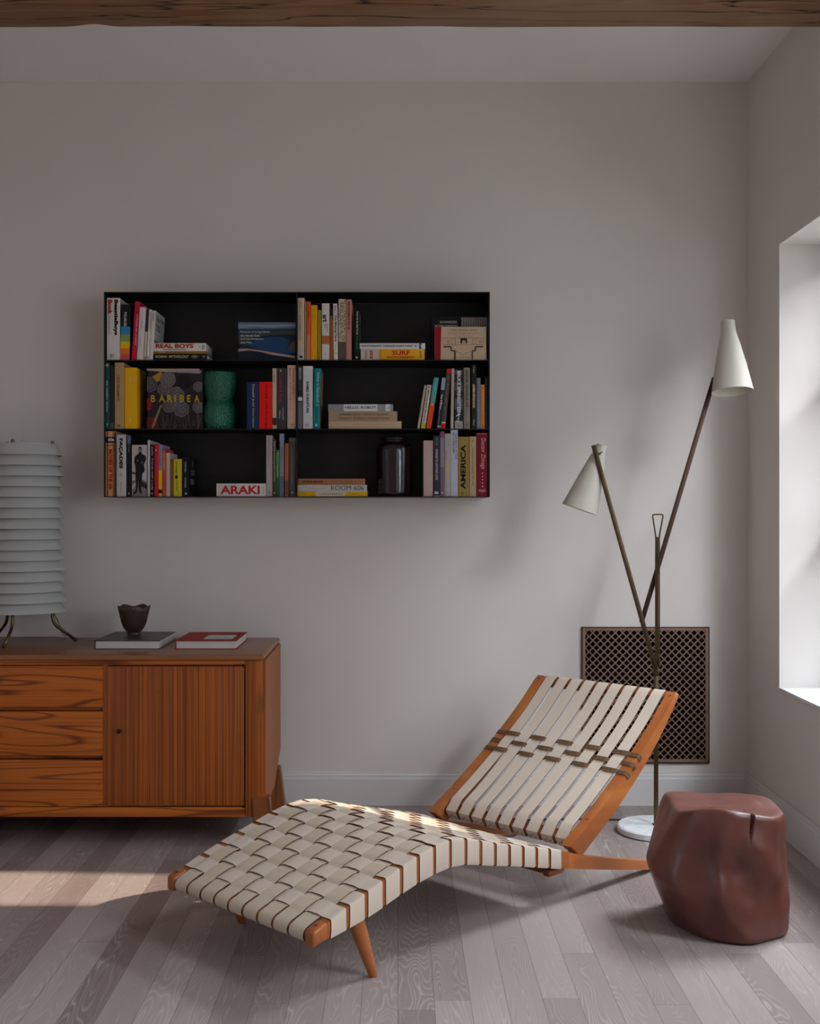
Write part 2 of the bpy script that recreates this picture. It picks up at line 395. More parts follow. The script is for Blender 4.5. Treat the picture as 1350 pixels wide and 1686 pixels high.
for o0, o1 in ((.0035, .034), (WD-.034, WD-.0035)):
    plank(o0, o1, T, B, -.004, 1.60, 70, .0035, 'seat_rail', sb1=1.555)
# foot bar and hip bar
bm = bmesh.new(); bx(bm, -.002, .036, .030, WD-.030, .154, .184, .010, 3); new_obj('foot_bar', bm, m_cherry, ch, 'auto')
bm = bmesh.new(); bx(bm, .985, 1.018, .034, WD-.034, .130, .172, .008, 3); new_obj('hip_bar', bm, m_cherry, ch, 'auto')
bm = bmesh.new(); bx(bm, .955, 1.035, .004, .034, .108, .128, .008, 2); bx(bm, .955, 1.035, WD-.034, WD-.004, .108, .128, .008, 2); bx(bm, .975, 1.01, .034, WD-.034, .108, .128, .004, 2)
new_obj('cross_stretcher', bm, m_block, ch, 'auto')
for o_c, dd in ((.033, 1), (WD-.033, -1)):
    bm = bmesh.new(); s0, s1 = .15, .236
    tube(bm, [(s0, o_c, .205), (s0+(s1-s0)*.35, o_c+.002*dd, .14), (s1-.004, o_c+.006*dd, .012), (s1, o_c+.006*dd, 0)], [.023, .0215, .0125, .011], 24)
    new_obj('leg', bm, m_cherry, ch, 'auto')
# corner blocks at the foot, with their peg
for o0, o1 in ((.0, .036), (WD-.036, WD)):
    bm = bmesh.new(); bx(bm, -.008, .040, o0, o1, .148, .191, .008, 3)
    for v_ in bm.verts: v_.co.z += v_.co.x*.33
    b_ = new_obj('corner_block', bm, m_cherry, ch, 'auto')
    bm = bmesh.new(); lathe(bm, [(.0001, .1985), (.004, .1985), (.004, .1965)], 16, center=(.016, (o0+o1)/2, 0)); new_obj('peg', bm, m_rope_dark, b_)

def ribbon(bm, path, half, th):
    """path: list of (point, across-unit-vector, normal); closed box section"""
    rows = []
    for p, a, nn in path:
        p, a, nn = Vector(p), Vector(a), Vector(nn)
        rows.append([bm.verts.new(p-a*half), bm.verts.new(p+a*half), bm.verts.new(p+a*half-nn*th), bm.verts.new(p-a*half-nn*th)])
    for r, q in zip(rows, rows[1:]):
        for k in range(4): bm.faces.new((r[k], r[(k+1) % 4], q[(k+1) % 4], q[k])).material_index = 1 if k in (1, 3) else 0
    bm.faces.new(rows[0]); bm.faces.new(list(reversed(rows[-1])))
    bmesh.ops.recalc_face_normals(bm, faces=bm.faces)
TH = .0027; AMP = .0031
NJ = 9; OP = (WD-.075)/NJ; O0 = .0375+OP/2             # lengthwise straps
NI = 15; SP = (1.016-.045)/NI; S0 = .045+SP/2          # crosswise straps
def flatcos(x): c = math.cos(x); return max(-1, min(1, c*1.5))
def sag(s, o): return -.007*math.sin(PI*min(1, max(0, o/WD)))*min(1, max(0, s/.12))
for i in range(NI):
    s = S0+i*SP; tz = T(s); bz = B(s); sl = (T(s+.02)-T(s-.02))/.04; sb = (B(s+.02)-B(s-.02))/.04
    ta = Vector((1, 0, sl)).normalized(); tb = Vector((1, 0, sb)).normalized(); nn = Vector((-sl, 0, 1)).normalized()
    path = []
    def add(o, z, a, n_): path.append(((s, o, z), a, n_))
    r = .006; side = ta
    add(.038, bz-.0005, tb, (0, 0, -1)); add(r, bz-.0005, tb, (0, 0, -1)); add(.0015, bz+.0015, tb, (0, -.7, -.7)); add(0, bz+r, tb, (0, -1, 0))
    add(0, (tz+bz)/2, ta, (0, -1, 0)); add(0, tz-r, ta, (0, -1, 0)); add(.0015, tz-.0012, ta, (0, -.7, .7)); add(r, tz+.0006, ta, nn)
    m = 92
    for k in range(m+1):
        o = .012+(WD-.024)*k/m
        ph = PI*(o-O0)/OP
        sg = 1 if i % 2 == 0 else -1
        edge = min(1, max(0, (min(o, WD-o)-.03)/.018))
        add(o, tz+.0006+AMP*sg*flatcos(ph)*edge+sag(s, o), ta, nn)
    add(WD-r, tz+.0006, ta, nn); add(WD-.0015, tz-.0012, ta, (0, .7, .7)); add(WD, tz-r, ta, (0, 1, 0)); add(WD, bz+r, tb, (0, 1, 0))
    add(WD-.0015, bz+.0015, tb, (0, .7, -.7)); add(WD-r, bz-.0005, tb, (0, 0, -1)); add(WD-.038, bz-.0005, tb, (0, 0, -1))
    bm = bmesh.new(); ribbon(bm, path, SP/2-.0056, TH)
    # round the corners of every strap a little by leaving a seam line of dark stitching on its edges
    new_obj('seat_strap', bm, m_web, ch, 'auto').data.materials.append(m_edge)
for j in range(NJ):
    o = O0+j*OP; path = []; A = (0, 1, 0)
    def addl(s_, z, n_): path.append(((s_, o, z), A, n_))
    addl(.045, .1515, (0, 0, -1)); addl(.010, .1510, (0, 0, -1)); addl(.0, .1535, (-.6, 0, -.8)); addl(-.006, .160, (-.95, 0, -.3)); addl(-.0075, .169, (-1, 0, 0)); addl(-.005, .1785, (-.85, 0, .5)); addl(.001, .1855, (-.5, 0, .85))
    m = 200
    for k in range(m+1):
        s = .010+(1.0-.010)*k/m; sl = (T(s+.01)-T(s-.01))/.02; nn = Vector((-sl, 0, 1)).normalized()
        sg = -1 if j % 2 == 0 else 1
        e = min(1, max(0, (s-.03)/.02))
        off = AMP*sg*flatcos(PI*(s-S0)/SP)*e
        p = Vector((s, o, T(s)+.0006+sag(s, o)))+nn*off
        path.append((p, A, nn))
    addl(1.018, .174, (.7, 0, .7)); addl(1.021, .165, (1, 0, 0)); addl(1.021, .135, (1, 0, 0)); addl(1.0, .1275, (0, 0, -1))
    bm = bmesh.new(); ribbon(bm, path, OP/2-.0042, TH); new_obj('foot_strap', bm, m_web_tan, ch, 'auto').data.materials.append(m_edge)

# backrest
A_ = curve([(1.05, .168), (1.075, .180), (1.155, .222), (1.30, .306), (1.441, .397), (1.577, .495), (1.70, .600), (1.73, .625)])
L_ = curve([(1.08, .100), (1.15, .147), (1.289, .229), (1.447, .335), (1.589, .454), (1.68, .548), (1.73, .606)])
S_ = A_
BI = .012; BW = .038
br = empty('backrest', (0, 0, 0)); br.parent = ch
for o0, o1 in ((BI, BI+BW), (WD-BI-BW, WD-BI)):
    rl = plank(o0, o1, A_, L_, 1.072, 1.698, 44, 0, 'back_rail', sb0=1.130, sb1=1.716, bev=.005, par=br)
    for s in (1.685, 1.19):
        bm = bmesh.new(); lathe(bm, [(.0001, .0012), (.0035, .001), (.0035, -.001)], 14, center=(s, (o0+o1)/2, A_(s))); new_obj('peg', bm, m_rope_dark, rl)
def obar(s, z, w, h, ang, name):
    bm = bmesh.new(); M = Matrix.Translation((s, 0, z)) @ Matrix.Rotation(-ang, 4, 'Y')
    bx(bm, -w/2, w/2, BI+BW-.002, WD-BI-BW+.002, -h/2, h/2, .006, 3, M); return new_obj(name, bm, m_block, br, 'auto')
ang0 = .55; ang1 = math.atan(.80)
c0 = Vector((1.144, 0, .179)); c1 = Vector((1.700, 0, .5775))
obar(c0.x, c0.z, .040, .036, ang0, 'bottom_bar'); obar(c1.x, c1.z, .034, .030, ang1, 'top_bar')
NB = 9; oa, ob = BI+BW+.003, WD-BI-BW-.003; BP = (ob-oa)/NB
t0 = Vector((math.cos(ang0), 0, math.sin(ang0))); n0_ = Vector((-math.sin(ang0), 0, math.cos(ang0)))
t1 = Vector((math.cos(ang1), 0, math.sin(ang1))); n1_ = Vector((-math.sin(ang1), 0, math.cos(ang1)))
ROWS = (1.458, 1.422, 1.386)
for j in range(NB):
    o = oa+BP*(j+.5); path = []; A = (0, 1, 0); O = Vector((0, o, 0))
    def ab(p, n_): path.append((p+O, A, n_))
    hw, hh = .022, .0195
    ab(c0+t0*.02-n0_*(hh), -n0_); ab(c0-t0*(hw-.006)-n0_*hh, -n0_); ab(c0-t0*(hw-.001)-n0_*(hh-.002), (-t0-n0_).normalized()); ab(c0-t0*hw-n0_*(hh-.008), -t0)
    ab(c0-t0*hw+n0_*(hh-.008), -t0); ab(c0-t0*(hw-.002)+n0_*(hh-.002), (-t0+n0_).normalized()); ab(c0-t0*(hw-.008)+n0_*hh, n0_)
    for k in range(61):
        s = 1.150+(1.684-1.150)*k/60; sl = (S_(s+.01)-S_(s-.01))/.02; nn = Vector((-sl, 0, 1)).normalized()
        base = S_(s)+.0018
        # nudge of the strap where the cords pass over or under it
        d = sum((.0012 if (j+q) % 2 else -.0012)*math.exp(-((s-r_)/.010)**2) for q, r_ in enumerate(ROWS))
        ab(Vector((s, 0, base+d)), nn)
    hw, hh = .019, .0165; c = c1
    ab(c+t1*(hw-.006)+n1_*hh, n1_); ab(c+t1*(hw-.001)+n1_*(hh-.002), (t1+n1_).normalized()); ab(c+t1*hw, t1); ab(c+t1*(hw-.002)-n1_*(hh-.002), (t1-n1_).normalized()); ab(c+t1*(hw-.008)-n1_*hh, -n1_); ab(c-t1*.016-n1_*hh, -n1_)
    bm = bmesh.new(); ribbon(bm, path, BP/2-.0066, TH); sp_ = new_obj('back_strap', bm, m_web, br, 'auto'); sp_.data.materials.append(m_edge)
    bm = bmesh.new()
    for do, dz in ((-.012, -.004), (.002, .002), (.013, -.006)):
        tube(bm, [c0+O-t0*.0222+n0_*dz+Vector((0, do, 0)), c0+O-t0*.0236+n0_*dz+Vector((0, do, 0))], .0021, 8)
    new_obj('tack', bm, m_rope_dark, sp_)
# cord lacing: three rows of four strands, over and under the straps, round the rails into their holes
for q, s_r in enumerate(ROWS):
    bm = bmesh.new()
    for k4 in range(4):
        s = s_r+(k4-1.5)*.0040; sl = (A_(s+.01)-A_(s-.01))/.02; nn = Vector((-sl, 0, 1)).normalized()
        pts = []; zt = A_(s); zs = S_(s)
        sd_ = Vector((s, BI-.002, zt))-nn*.018
        pts += [sd_+Vector((0, .004, 0)), sd_, Vector((s, BI-.002, zt))-nn*.003, Vector((s, BI+.002, zt))+nn*.0015]
        m = 90
        for k in range(m+1):
            o = BI+.006+(WD-2*BI-.012)*k/m
            inn = min(1, max(0, (min(o-oa, ob-o)+.006)/.012)); up = min(1, max(0, (min(o-BI, WD-BI-o)-.004)/(BW+.012)))
            w_ = max(-1, min(1, 2.6*(math.cos(PI*(o-oa-BP*.5)/BP)*(1 if q % 2 == 0 else -1)+.18)))
            pts.append(Vector((s, o, zt+(zs-zt)*up))+nn*(.0020+inn*(w_*.0040-.0010)))
        pts += [Vector((s, WD-BI-.002, zt))+nn*.0015, Vector((s, WD-BI+.002, zt))-nn*.003, Vector((s, WD-BI+.002, zt))-nn*.018, Vector((s, WD-BI-.004, zt))-nn*.018]
        tube(bm, pts, .0021, 6)
    new_obj('cord_lacing', bm, m_cord, br, True)
# ================================================================== CARVED STOOL
def stool():
    cx, cy = .953, 3.475; cz = .185
    facets = [((0.02, .04, 1), .183), ((0, 0, -1), .185)]
    def az(deg, el, d): a = math.radians(deg); e = math.radians(el); return ((math.cos(a)*math.cos(e), math.sin(a)*math.cos(e), math.sin(e)), d)
    facets += [az(2, 2, .196), az(-38, 2, .200), az(-78, 3, .183), az(-118, 8, .178), az(-112, -22, .205), az(-150, 14, .186), az(-152, -28, .190),
               az(178, 22, .188), az(176, -22, .190), az(140, 0, .205), az(95, 10, .185), az(50, 3, .200), az(-60, -8, .205), az(-18, 0, .212)]
    P = 26
    def R(d):
        s = 0
        for n, dd in facets:
            n = Vector(n).normalized(); k = d.dot(n)
            if k > 0: s += (k/dd)**P
        return s**(-1/P)
    bm = bmesh.new(); nu, nv = 380, 190; rings = []
    def disp(p):
        # p local; broad thumbed hollows and ridges on the front, dish on the top, split at the front edge
        d = 0
        def g(c, r): return math.exp(-((p-Vector(c)).length/r)**2)
        d -= .030*g((.012, -.17, .030), .052)
        d += .018*g((.065, -.17, .078), .050)
        d += .014*g((.095, -.155, .012), .045)
        d -= .016*g((.055, -.18, -.042), .040)
        d += .010*math.exp(-((p.x+.040-.10*abs(p.z-.02))/.022)**2)*min(1, max(0, -p.y/.08))*math.exp(-((p.z-.0)/.16)**2)
        d -= .014*g((-.095, -.15, .055), .060)
        d -= .008*g((-.06, -.17, -.10), .06)
        d += .008*g((-.15, -.10, -.02), .06)
        d += .010*g((.14, -.10, -.09), .06)
        d += .003*noise.noise(p*9)+.0012*noise.noise(p*24)
        return d
    for i in range(nv+1):
        th = PI*i/nv; ring = []
        for k in range(nu):
            a = 2*PI*k/nu; d = Vector((math.sin(th)*math.cos(a), math.sin(th)*math.sin(a), math.cos(th)))
            p = d*R(d); nrm = Vector((d.x, d.y, d.z*.15)).normalized() if abs(d.z) < .8 else d
            if p.z > -.18: p = p+nrm*disp(p)
            if p.z > .06:                         # dished, wavy top
                b_ = min(1, (p.z-.06)/.10); b_ = b_*b_*(3-2*b_)
                rr = math.hypot(p.x, p.y); dz = -.012*math.exp(-(rr/.10)**2)
                dz += .007*math.sin(a*3+.6)*min(1, rr/.15)+.007*math.sin(a*2-1.2)*min(1, rr/.15); p.z += dz*b_
            # split running down from the front edge
            if p.y < -.05 and p.z > .100:
                xc = .062-(.19-p.z)*.20; wd_ = .0032*min(1, max(0, (p.z-.085)/.08))+.0006
                f_ = math.exp(-((p.x-xc)/wd_)**2)
                if p.y < -.10: p.y += .024*f_*min(1, (p.z-.100)/.04)
            p.z = max(p.z, -cz)
            ring.append(bm.verts.new(p+Vector((0, 0, cz))))
        rings.append(ring)
    for a_, b_ in zip(rings, rings[1:]):
        for k in range(nu): bm.faces.new((a_[k], b_[k], b_[(k+1) % nu], a_[(k+1) % nu]))
    bmesh.ops.remove_doubles(bm, verts=bm.verts, dist=1e-6); bmesh.ops.recalc_face_normals(bm, faces=bm.faces)
    t = NT('waxed_leather_brown'); v = t.coord(); n = t.noise(v, 5, 4, .6); n2 = t.noise(v, 160, 4, .7); n3 = t.noise(v, 28, 4)
    c = t.mix(t.ramp(n, [(.3, L(0, 0, 0)), (.7, L(1, 1, 1))]), L(.070, .021, .015), L(.185, .058, .040))
    c = t.mix(t.math('MULTIPLY', n3, .35), c, L(.09, .03, .022)); t.base(c)
    t.bump(t.math('ADD', n2, n3), .12, .001); m = t.fin(.33, 0, .5)
    t.l(t.math('MULTIPLY_ADD', n3, .22, .24), t.b.inputs['Roughness'])
    o = new_obj('carved_stool', bm, m, None, True); o.location = (cx, cy, 0)
    tag(o, 'faceted reddish brown carved block stool with a split in its front edge', 'stool')
stool()

# ================================================================== FLOOR LAMP
m_brass = plain('aged_brass', L(.105, .072, .036), .40, .9, .25, 40)
m_bronze = plain('dark_bronze', L(.065, .036, .026), .45, .8, .2, 40)
m_lamp = plain('ivory_enamel', L(.58, .54, .46), .6, 0, .04, 12, .3)
m_lampin = plain('white_enamel', L(.80, .79, .77), .5, 0, .02, 12)
t = NT('white_marble'); v = t.coord(); n = t.noise(v, 7, 6, .65, 1.2)
t.base(t.ramp(n, [(.3, L(.80, .82, .82)), (.52, L(.78, .80, .80)), (.56, L(.66, .69, .70)), (.62, L(.80, .82, .82))])); m_marble = t.fin(.25)
LX, LY = .997, 4.483
fl = empty('floor_lamp', (LX, LY, 0))
tag(fl, 'two-armed brass floor lamp with ivory cone shades on round marble base', 'floor lamp')
bm = bmesh.new(); r_ = lathe(bm, [(.140, 0), (.148, .004), (.148, .023), (.143, .028), (.0001, .0285)], 72); cap(bm, r_[0]); new_obj('base', bm, m_marble, fl, 'auto')
def lp(px, py, dy=0): return Vector((PX(px, LY+dy)-LX, dy, PZ(py, LY+dy)))
bm = bmesh.new(); bx(bm, -.013, .013, -.010, .010, .028, .033, .001)
bx(bm, -.008, .008, -.006, .006, .03, PZ(1100, LY), .0015); new_obj('pole', bm, m_brass, fl, 'auto')
bm = bmesh.new(); zj = PZ(1103, LY)
bx(bm, -.014, .014, -.016, .012, zj-.004, zj, .001); bx(bm, -.009, .009, -.010, .010, zj-.022, zj+.006, .001)
tube(bm, [(-.026, -.004, zj-.002), (.026, -.004, zj-.002)], .0022, 8); new_obj('joint', bm, m_brass, fl, 'auto')
# lifting handle: two rods ending in a triangular loop
bm = bmesh.new(); zt = PZ(847, LY); zb = PZ(878, LY)
xl, xr, xm = lp(1074, 0).x, lp(1092, 0).x, lp(1082.5, 0).x
tube(bm, bend([(xm-.0068, 0, PZ(1095, LY)), (xm-.0068, 0, zb-.012), (xl, 0, zt), (xr, 0, zt), (xm+.0068, 0, zb-.012), (xm+.0068, 0, PZ(1095, LY))], .010, 6), .0028, 8)
tube(bm, [(xm, .002, PZ(1098, LY)), (xm, .002, zb-.014)], .0040, 8)
tube(bm, [(xm+.006, 0, PZ(1098, LY)), (xm+.006, 0, PZ(1086, LY))], .006, 10)
new_obj('handle', bm, m_brass, fl, 'auto')
bm = bmesh.new(); bar(bm, lp(1080, 1104, -.02), lp(977, 733, -.02), .0175, .009, (1, 0, 0), .001); new_obj('lower_arm', bm, m_brass, fl, 'auto')
bm = bmesh.new(); bar(bm, lp(1056, 1025, .022), lp(1176, 622, .022), .0175, .009, (1, 0, 0), .001)
tube(bm, [lp(1086, 925, .022), lp(1086, 925, 0)], .004, 8); new_obj('upper_arm', bm, m_bronze, fl, 'auto')
def shade(name, ptop, pbot, r0, r1, prof, dy, tilt):
    a = lp(*ptop, dy); b = lp(*pbot, dy+tilt); d = (b-a); Ln = d.length; d.normalize()
    q = d.to_track_quat('Z', 'Y').to_matrix().to_4x4()
    e = empty(name, a); e.parent = fl; e.rotation_euler = q.to_euler()
    out = [(r0+(r1-r0)*f_, z*Ln) for z, f_ in prof]
    bm = bmesh.new(); lathe(bm, out, 64)
    inn = [(r-.0016, z) for r, z in out]; inn[0] = (out[0][0]-.002, .002)
    bm2 = bm
    ri = lathe(bm, list(reversed(inn)), 64)
    # close lip and top
    lathe(bm, [out[-1], inn[-1]], 64); lathe(bm, [(.0001, 0), out[0]], 64); lathe(bm, [inn[0], (.0001, .002)], 64)
    bmesh.ops.remove_doubles(bm, verts=bm.verts, dist=1e-5); bmesh.ops.recalc_face_normals(bm, faces=bm.faces)
    new_obj('cone', bm, m_lamp, e, 'auto')
    bm = bmesh.new(); tube(bm, [(0, 0, .002), (0, 0, Ln*.35)], .014, 16); r = tube(bm, [(0, 0, Ln*.35), (0, 0, Ln*.42), (0, 0, Ln*.55), (0, 0, Ln*.62)], [.013, .022, .026, .012], 20)
    new_obj('bulb', bm, m_lampin, e, True)
    return e
cone = [(0, 0), (.12, .03), (.19, .10), (.26, .20), (1, 1)]
shade('upper_shade', (1198, 529), (1206, 645), 11.2/426, 33/426, [(0, 0), (.04, .0), (.12, .02), (.20, .09), (.30, .24), (.65, .66), (1, 1)], -.03, -.042)
sh = shade('lower_shade', (991, 733), (954.5, 839), 8.5/426, 30.5/426, [(0, 0), (.1, .06), (.2, .2), (.6, .62), (1, 1)], .018, .006)
bm = bmesh.new(); tube(bm, [lp(985.5, 747, -.012), lp(985.5, 747, .004)], .005, 12); tube(bm, [lp(985, 750, -.012), lp(991, 744, -.002)], .0025, 8)
new_obj('swivel', bm, m_bronze, fl, True)
bm = bmesh.new(); tube(bm, [lp(1176, 626, .022), lp(1182, 622, -.005)], .004, 8); new_obj('swivel', bm, m_bronze, fl, True)
bm = bmesh.new(); pts = [Vector((0, 0.10, .004))]
for k in range(30):
    f_ = k/29; pts.append(Vector((-.02-.62*f_, .155+.045*math.sin(f_*2.6)-.05*f_, .004)))
tube(bm, pts, .0035, 8); new_obj('power_cord', bm, plain('black_rubber', L(.02, .02, .02), .6), fl, True)

# ================================================================== WALL GRILLE
m_cop = plain('copper_lattice', L(.28, .16, .105), .55, .15, .2, 30)
m_dark = plain('duct_shade_black', L(.004, .003, .003), 1, 0, spec=0)  # flat black standing in for the deep shade behind the lattice
gx0, gx1, gz0, gz1 = PX(957, YB), PX(1167, YB), PZ(1256, YB), PZ(1032, YB)
gr = empty('wall_grille', (gx0, YB, gz0)); tag(gr, 'rectangular copper lattice vent grille set into the white wall', 'vent grille')
GW, GH = gx1-gx0, gz1-gz0
boxo('shade_sheet', .001, GW-.001, -.0035, -.001, .001, GH-.001, m_dark, gr)
bm = bmesh.new()
for a in ((0, .0035, 0, GH), (GW-.0035, GW, 0, GH), (0, GW, 0, .0035), (0, GW, GH-.0035, GH)): bx(bm, a[0], a[1], -.011, -.001, a[2], a[3])
new_obj('rim', bm, m_bronze, gr)
bm = bmesh.new(); fb = .016
for a in ((.0035, fb, .0035, GH-.0035), (GW-fb, GW-.0035, .0035, GH-.0035), (fb, GW-fb, .0035, fb), (fb, GW-fb, GH-fb, GH-.0035)): bx(bm, a[0], a[1], -.009, -.004, a[2], a[3], .0008)
new_obj('frame', bm, m_cop, gr, 'auto')
bm = bmesh.new(); x0, x1, z0_, z1_ = fb-.001, GW-fb+.001, fb-.001, GH-fb+.001; pitch = 12.35/390
for sgn in (1, -1):
    c = -2.0
    while c < 2:
        # line z = sgn*x + c, clipped to the opening
        xa, xb = x0, x1
        za, zb_ = sgn*xa+c, sgn*xb+c
        if sgn > 0: xa = max(xa, z0_-c); xb = min(xb, z1_-c)
        else: xa = max(xa, c-z1_); xb = min(xb, c-z0_)
        if xb-xa > .006:
            yy = -.0058 if sgn > 0 else -.0066
            bar(bm, (xa, yy, sgn*xa+c), (xb, yy, sgn*xb+c), .0047, .0034, (1, 0, 0))
        c += pitch
new_obj('lattice', bm, m_cop, gr)

# ================================================================== SIDEBOARD
OL, OD = L(.58, .150, .016), L(.10, .016, .003)
def face_pine(name, loc, rings):
    """flat-sawn pine: thin dark cathedral lines over fine straight grain"""
    t = NT(name); v = t.coord((.085, 1, 1), loc=loc); n0 = t.noise(v, 6.0, 2, .45, .3)
    tri = t.math('ABSOLUTE', t.math('SUBTRACT', t.math('FRACT', t.math('MULTIPLY', n0, rings)), .5))
    r_ = t.ramp(tri, [(0, L(1, 1, 1)), (.06, L(.7, .7, .7)), (.16, L(0, 0, 0))])
    ln_ = t.noise(t.coord((.004, 1, 1), loc=loc), 260, 1, .5, .1); nb = t.noise(t.coord((.3, 1, 1), loc=loc), 7, 3)
    c = t.ramp(ln_, [(.40, OL), (.72, t_mid(OL, OD)), (1, OD)]); c = t.mix(t.math('MULTIPLY', nb, .5), c, L(.34, .085, .012))
    c = t.mix(t.math('MULTIPLY', r_, .8), c, L(.085, .013, .003)); t.base(c); t.bump(ln_, .08, .0005); return t.fin(.42, 0, .35)
m_px = face_pine('pine_along', (0, 0, 0), 15); m_px2 = face_pine('pine_along_b', (3.1, 1.7, .4), 17)
def line_pine(name, axis='z'):
    t = NT(name); ln_ = t.noise(t.coord((1, 1, .004)), 230, 1, .5, .1)
    n1 = t.noise(t.coord((1, 1, .05)), 14, 3, .6); nf = t.noise(t.coord((1, 1, .012)), 420, 3, .6); nk = t.noise(t.coord((1, 1, .22)), 11, 4, .6, .6)
    c = t.ramp(ln_, [(.38, OL), (.55, t_mid(OL, OD)), (.72, OD)])
    c = t.mix(t.math('MULTIPLY', n1, .75), c, L(.30, .085, .014)); c = t.mix(t.math('MULTIPLY', nf, .35), c, OD)
    c = t.mix(t.ramp(nk, [(.60, L(0, 0, 0)), (.72, L(.6, .6, .6))]), c, L(.085, .050, .018))
    t.base(c); t.bump(nf, .1, .0005); return t.fin(.42, 0, .35)
m_pz = line_pine('pine_straight_grain')
m_ptop = wood('pine_top', L(.30, .120, .050), L(.17, .060, .024), 'x', 14, .08, .30, contrast=(.5, .9), fine=.3, blotch=.2)
YS = 4.295; k_ = YS/F
def sx(px): return PX(px, YS)
def sz(py): return PZ(py, YS)
cxs = PX(-2, YS)
sb = empty('sideboard', (cxs, 4.58, 0)); tag(sb, 'long orange pine sideboard with drawers and a plain hinged door', 'sideboard')
def sbo(name, x0, x1, y0, y1, z0, z1, mat, bev=.002, par=None):
    """box in world coordinates, parented to the sideboard; returns object with its own local frame"""
    bm = bmesh.new(); bx(bm, x0-cxs, x1-cxs, y0-4.58, y1-4.58, z0, z1, bev, 2); return new_obj(name, bm, mat, par or sb, 'auto')
XRs = -.4946; XLs = 2*cxs-XRs
ZT = .7095
bm = bmesh.new(); bx(bm, XLs-cxs, XRs-cxs, 4.277-4.58, 4.865-4.58, ZT-.020, ZT, .006, 3); new_obj('top', bm, m_ptop, sb, 'auto')
xs_r = sx(437); xs_l = 2*cxs-xs_r; zc0 = sz(1345); zc1 = ZT-.020; t_ = .022
bm = bmesh.new()
def sbx(x0, x1, y0, y1, z0, z1, bev=.002): bx(bm, x0-cxs, x1-cxs, y0-4.58, y1-4.58, z0, z1, bev)
# carcass: bottom, back, partitions, set behind the fronts
sbx(xs_l+t_, xs_r-t_, YS+.012, 4.83, zc0, zc0+.02); sbx(xs_l+t_, xs_r-t_, 4.83, 4.85, zc0, zc1)
dx1 = sx(405); dx0 = sx(172.5)
for x in (dx0, 2*cxs-dx0): sbx(x-.009, x+.009, YS+.006, 4.83, zc0+.02, zc1)
new_obj('carcass', bm, m_pz, sb, 'auto')
def side(x0, x1, name):
    bm = bmesh.new(); y0, y1 = YS, 4.85; zb = sz(1322)
    ol = [(y0, zc1), (y0, zc0), (y0+.10, zc0), (y0+.16, zc0+.035), (y1-.24, zc0+.035), (y1-.06, zc0+.12), (y1, zc0+.14), (y1, zc1)]
    a = [bm.verts.new((x0-cxs, y-4.58, z)) for y, z in ol]; b = [bm.verts.new((x1-cxs, y-4.58, z)) for y, z in ol]
    f1 = bm.faces.new(a); f2 = bm.faces.new(list(reversed(b))); n = len(ol)
    for i in range(n): bm.faces.new((a[i], b[i], b[(i+1) % n], a[(i+1) % n]))
    bmesh.ops.bevel(bm, geom=list(f1.edges)+list(f2.edges), offset=.003, segments=2, affect='EDGES'); bmesh.ops.recalc_face_normals(bm, faces=bm.faces)
    return new_obj(name, bm, m_pz, sb, 'auto')
side(xs_r-.020, xs_r, 'side_panel'); side(xs_l, xs_l+.020, 'side_panel')
for sgn in (1, -1):                                     # front stiles
    xa, xb = sx(404), xs_r-.012
    if sgn < 0: xa, xb = 2*cxs-xb, 2*cxs-xa
    sbo('stile', xa, xb, YS-.004, YS+.022, zc0, zc1, m_pz, .004)
sbo('top_rail', sx(-409), sx(404), YS+.001, YS+.02, sz(1095), zc1, m_px, .001)
sbo('bottom_rail', sx(-407), sx(403), YS-.001, YS+.02, zc0, sz(1329), m_px2, .001)
m_iron = plain('black_iron', L(.02, .017, .015), .5, .6)
def knob(par, x, z, r=.010):
    bm = bmesh.new(); M = Matrix.Translation((x-cxs, YS-4.58, z)) @ Matrix.Rotation(PI/2, 4, 'X')
    lathe(bm, [(.003, -.002), (.003, .010), (r, .013), (r*1.1, .018), (r*.6, .022), (.0001, .0225)], 20, M=M); bmesh.ops.recalc_face_normals(bm, faces=bm.faces)
    new_obj('knob', bm, m_iron, par, True)
def key(par, x, z):
    bm = bmesh.new(); M = Matrix.Translation((x-cxs, YS-4.58, z)) @ Matrix.Rotation(PI/2, 4, 'X')
    lathe(bm, [(.0035, -.002), (.0035, .012), (.0001, .0125)], 14, M=M)
    ring = [(x-cxs+.007*math.cos(a_), YS-4.58-.013, z+.004+.007*math.sin(a_)) for a_ in [2*PI*i/16 for i in range(17)]]
    tube(bm, ring, .0022, 6); bmesh.ops.recalc_face_normals(bm, faces=bm.faces)
    new_obj('key', bm, m_iron, par, True)
dr_x1 = sx(169); dr_x0 = 2*cxs-dr_x1
for i, (ya, yb, mm) in enumerate(((1096.5, 1164, m_px), (1171.5, 1244, m_px2), (1251.5, 1328, m_px))):
    d = sbo('drawer', dr_x0, dr_x1, YS, YS+.02, sz(yb), sz(ya), mm, .0025)
    if i != 1 or True: knob(d, cxs, sz((ya+yb)/2-8 if i == 0 else (ya+yb)/2-13 if i == 2 else (ya+yb)/2))
for yy in (1168, 1248): sbo('drawer_divider', dr_x0, dr_x1, YS+.024, YS+.06, sz(yy+3.2), sz(yy-3.2), m_px, .001)
for sgn in (1, -1):
    xa, xb = sx(176.5), sx(402)
    if sgn < 0: xa, xb = 2*cxs-xb, 2*cxs-xa
    d = sbo('door', xa, xb, YS, YS+.02, sz(1327), sz(1097), m_pz, .002)
    key(d, xa+(.045 if sgn > 0 else xb-xa-.045), sz(1205))
    for zz in (sz(1096.5), sz(1327.5)):
        xh = (xb if sgn > 0 else xa)-cxs; bm = bmesh.new()
        lathe(bm, [(.0001, -.004), (.0045, -.004), (.0045, .004), (.0001, .004)], 14, center=(xh, YS-4.58-.001, zz))
        new_obj('hinge', bm, m_iron, d)
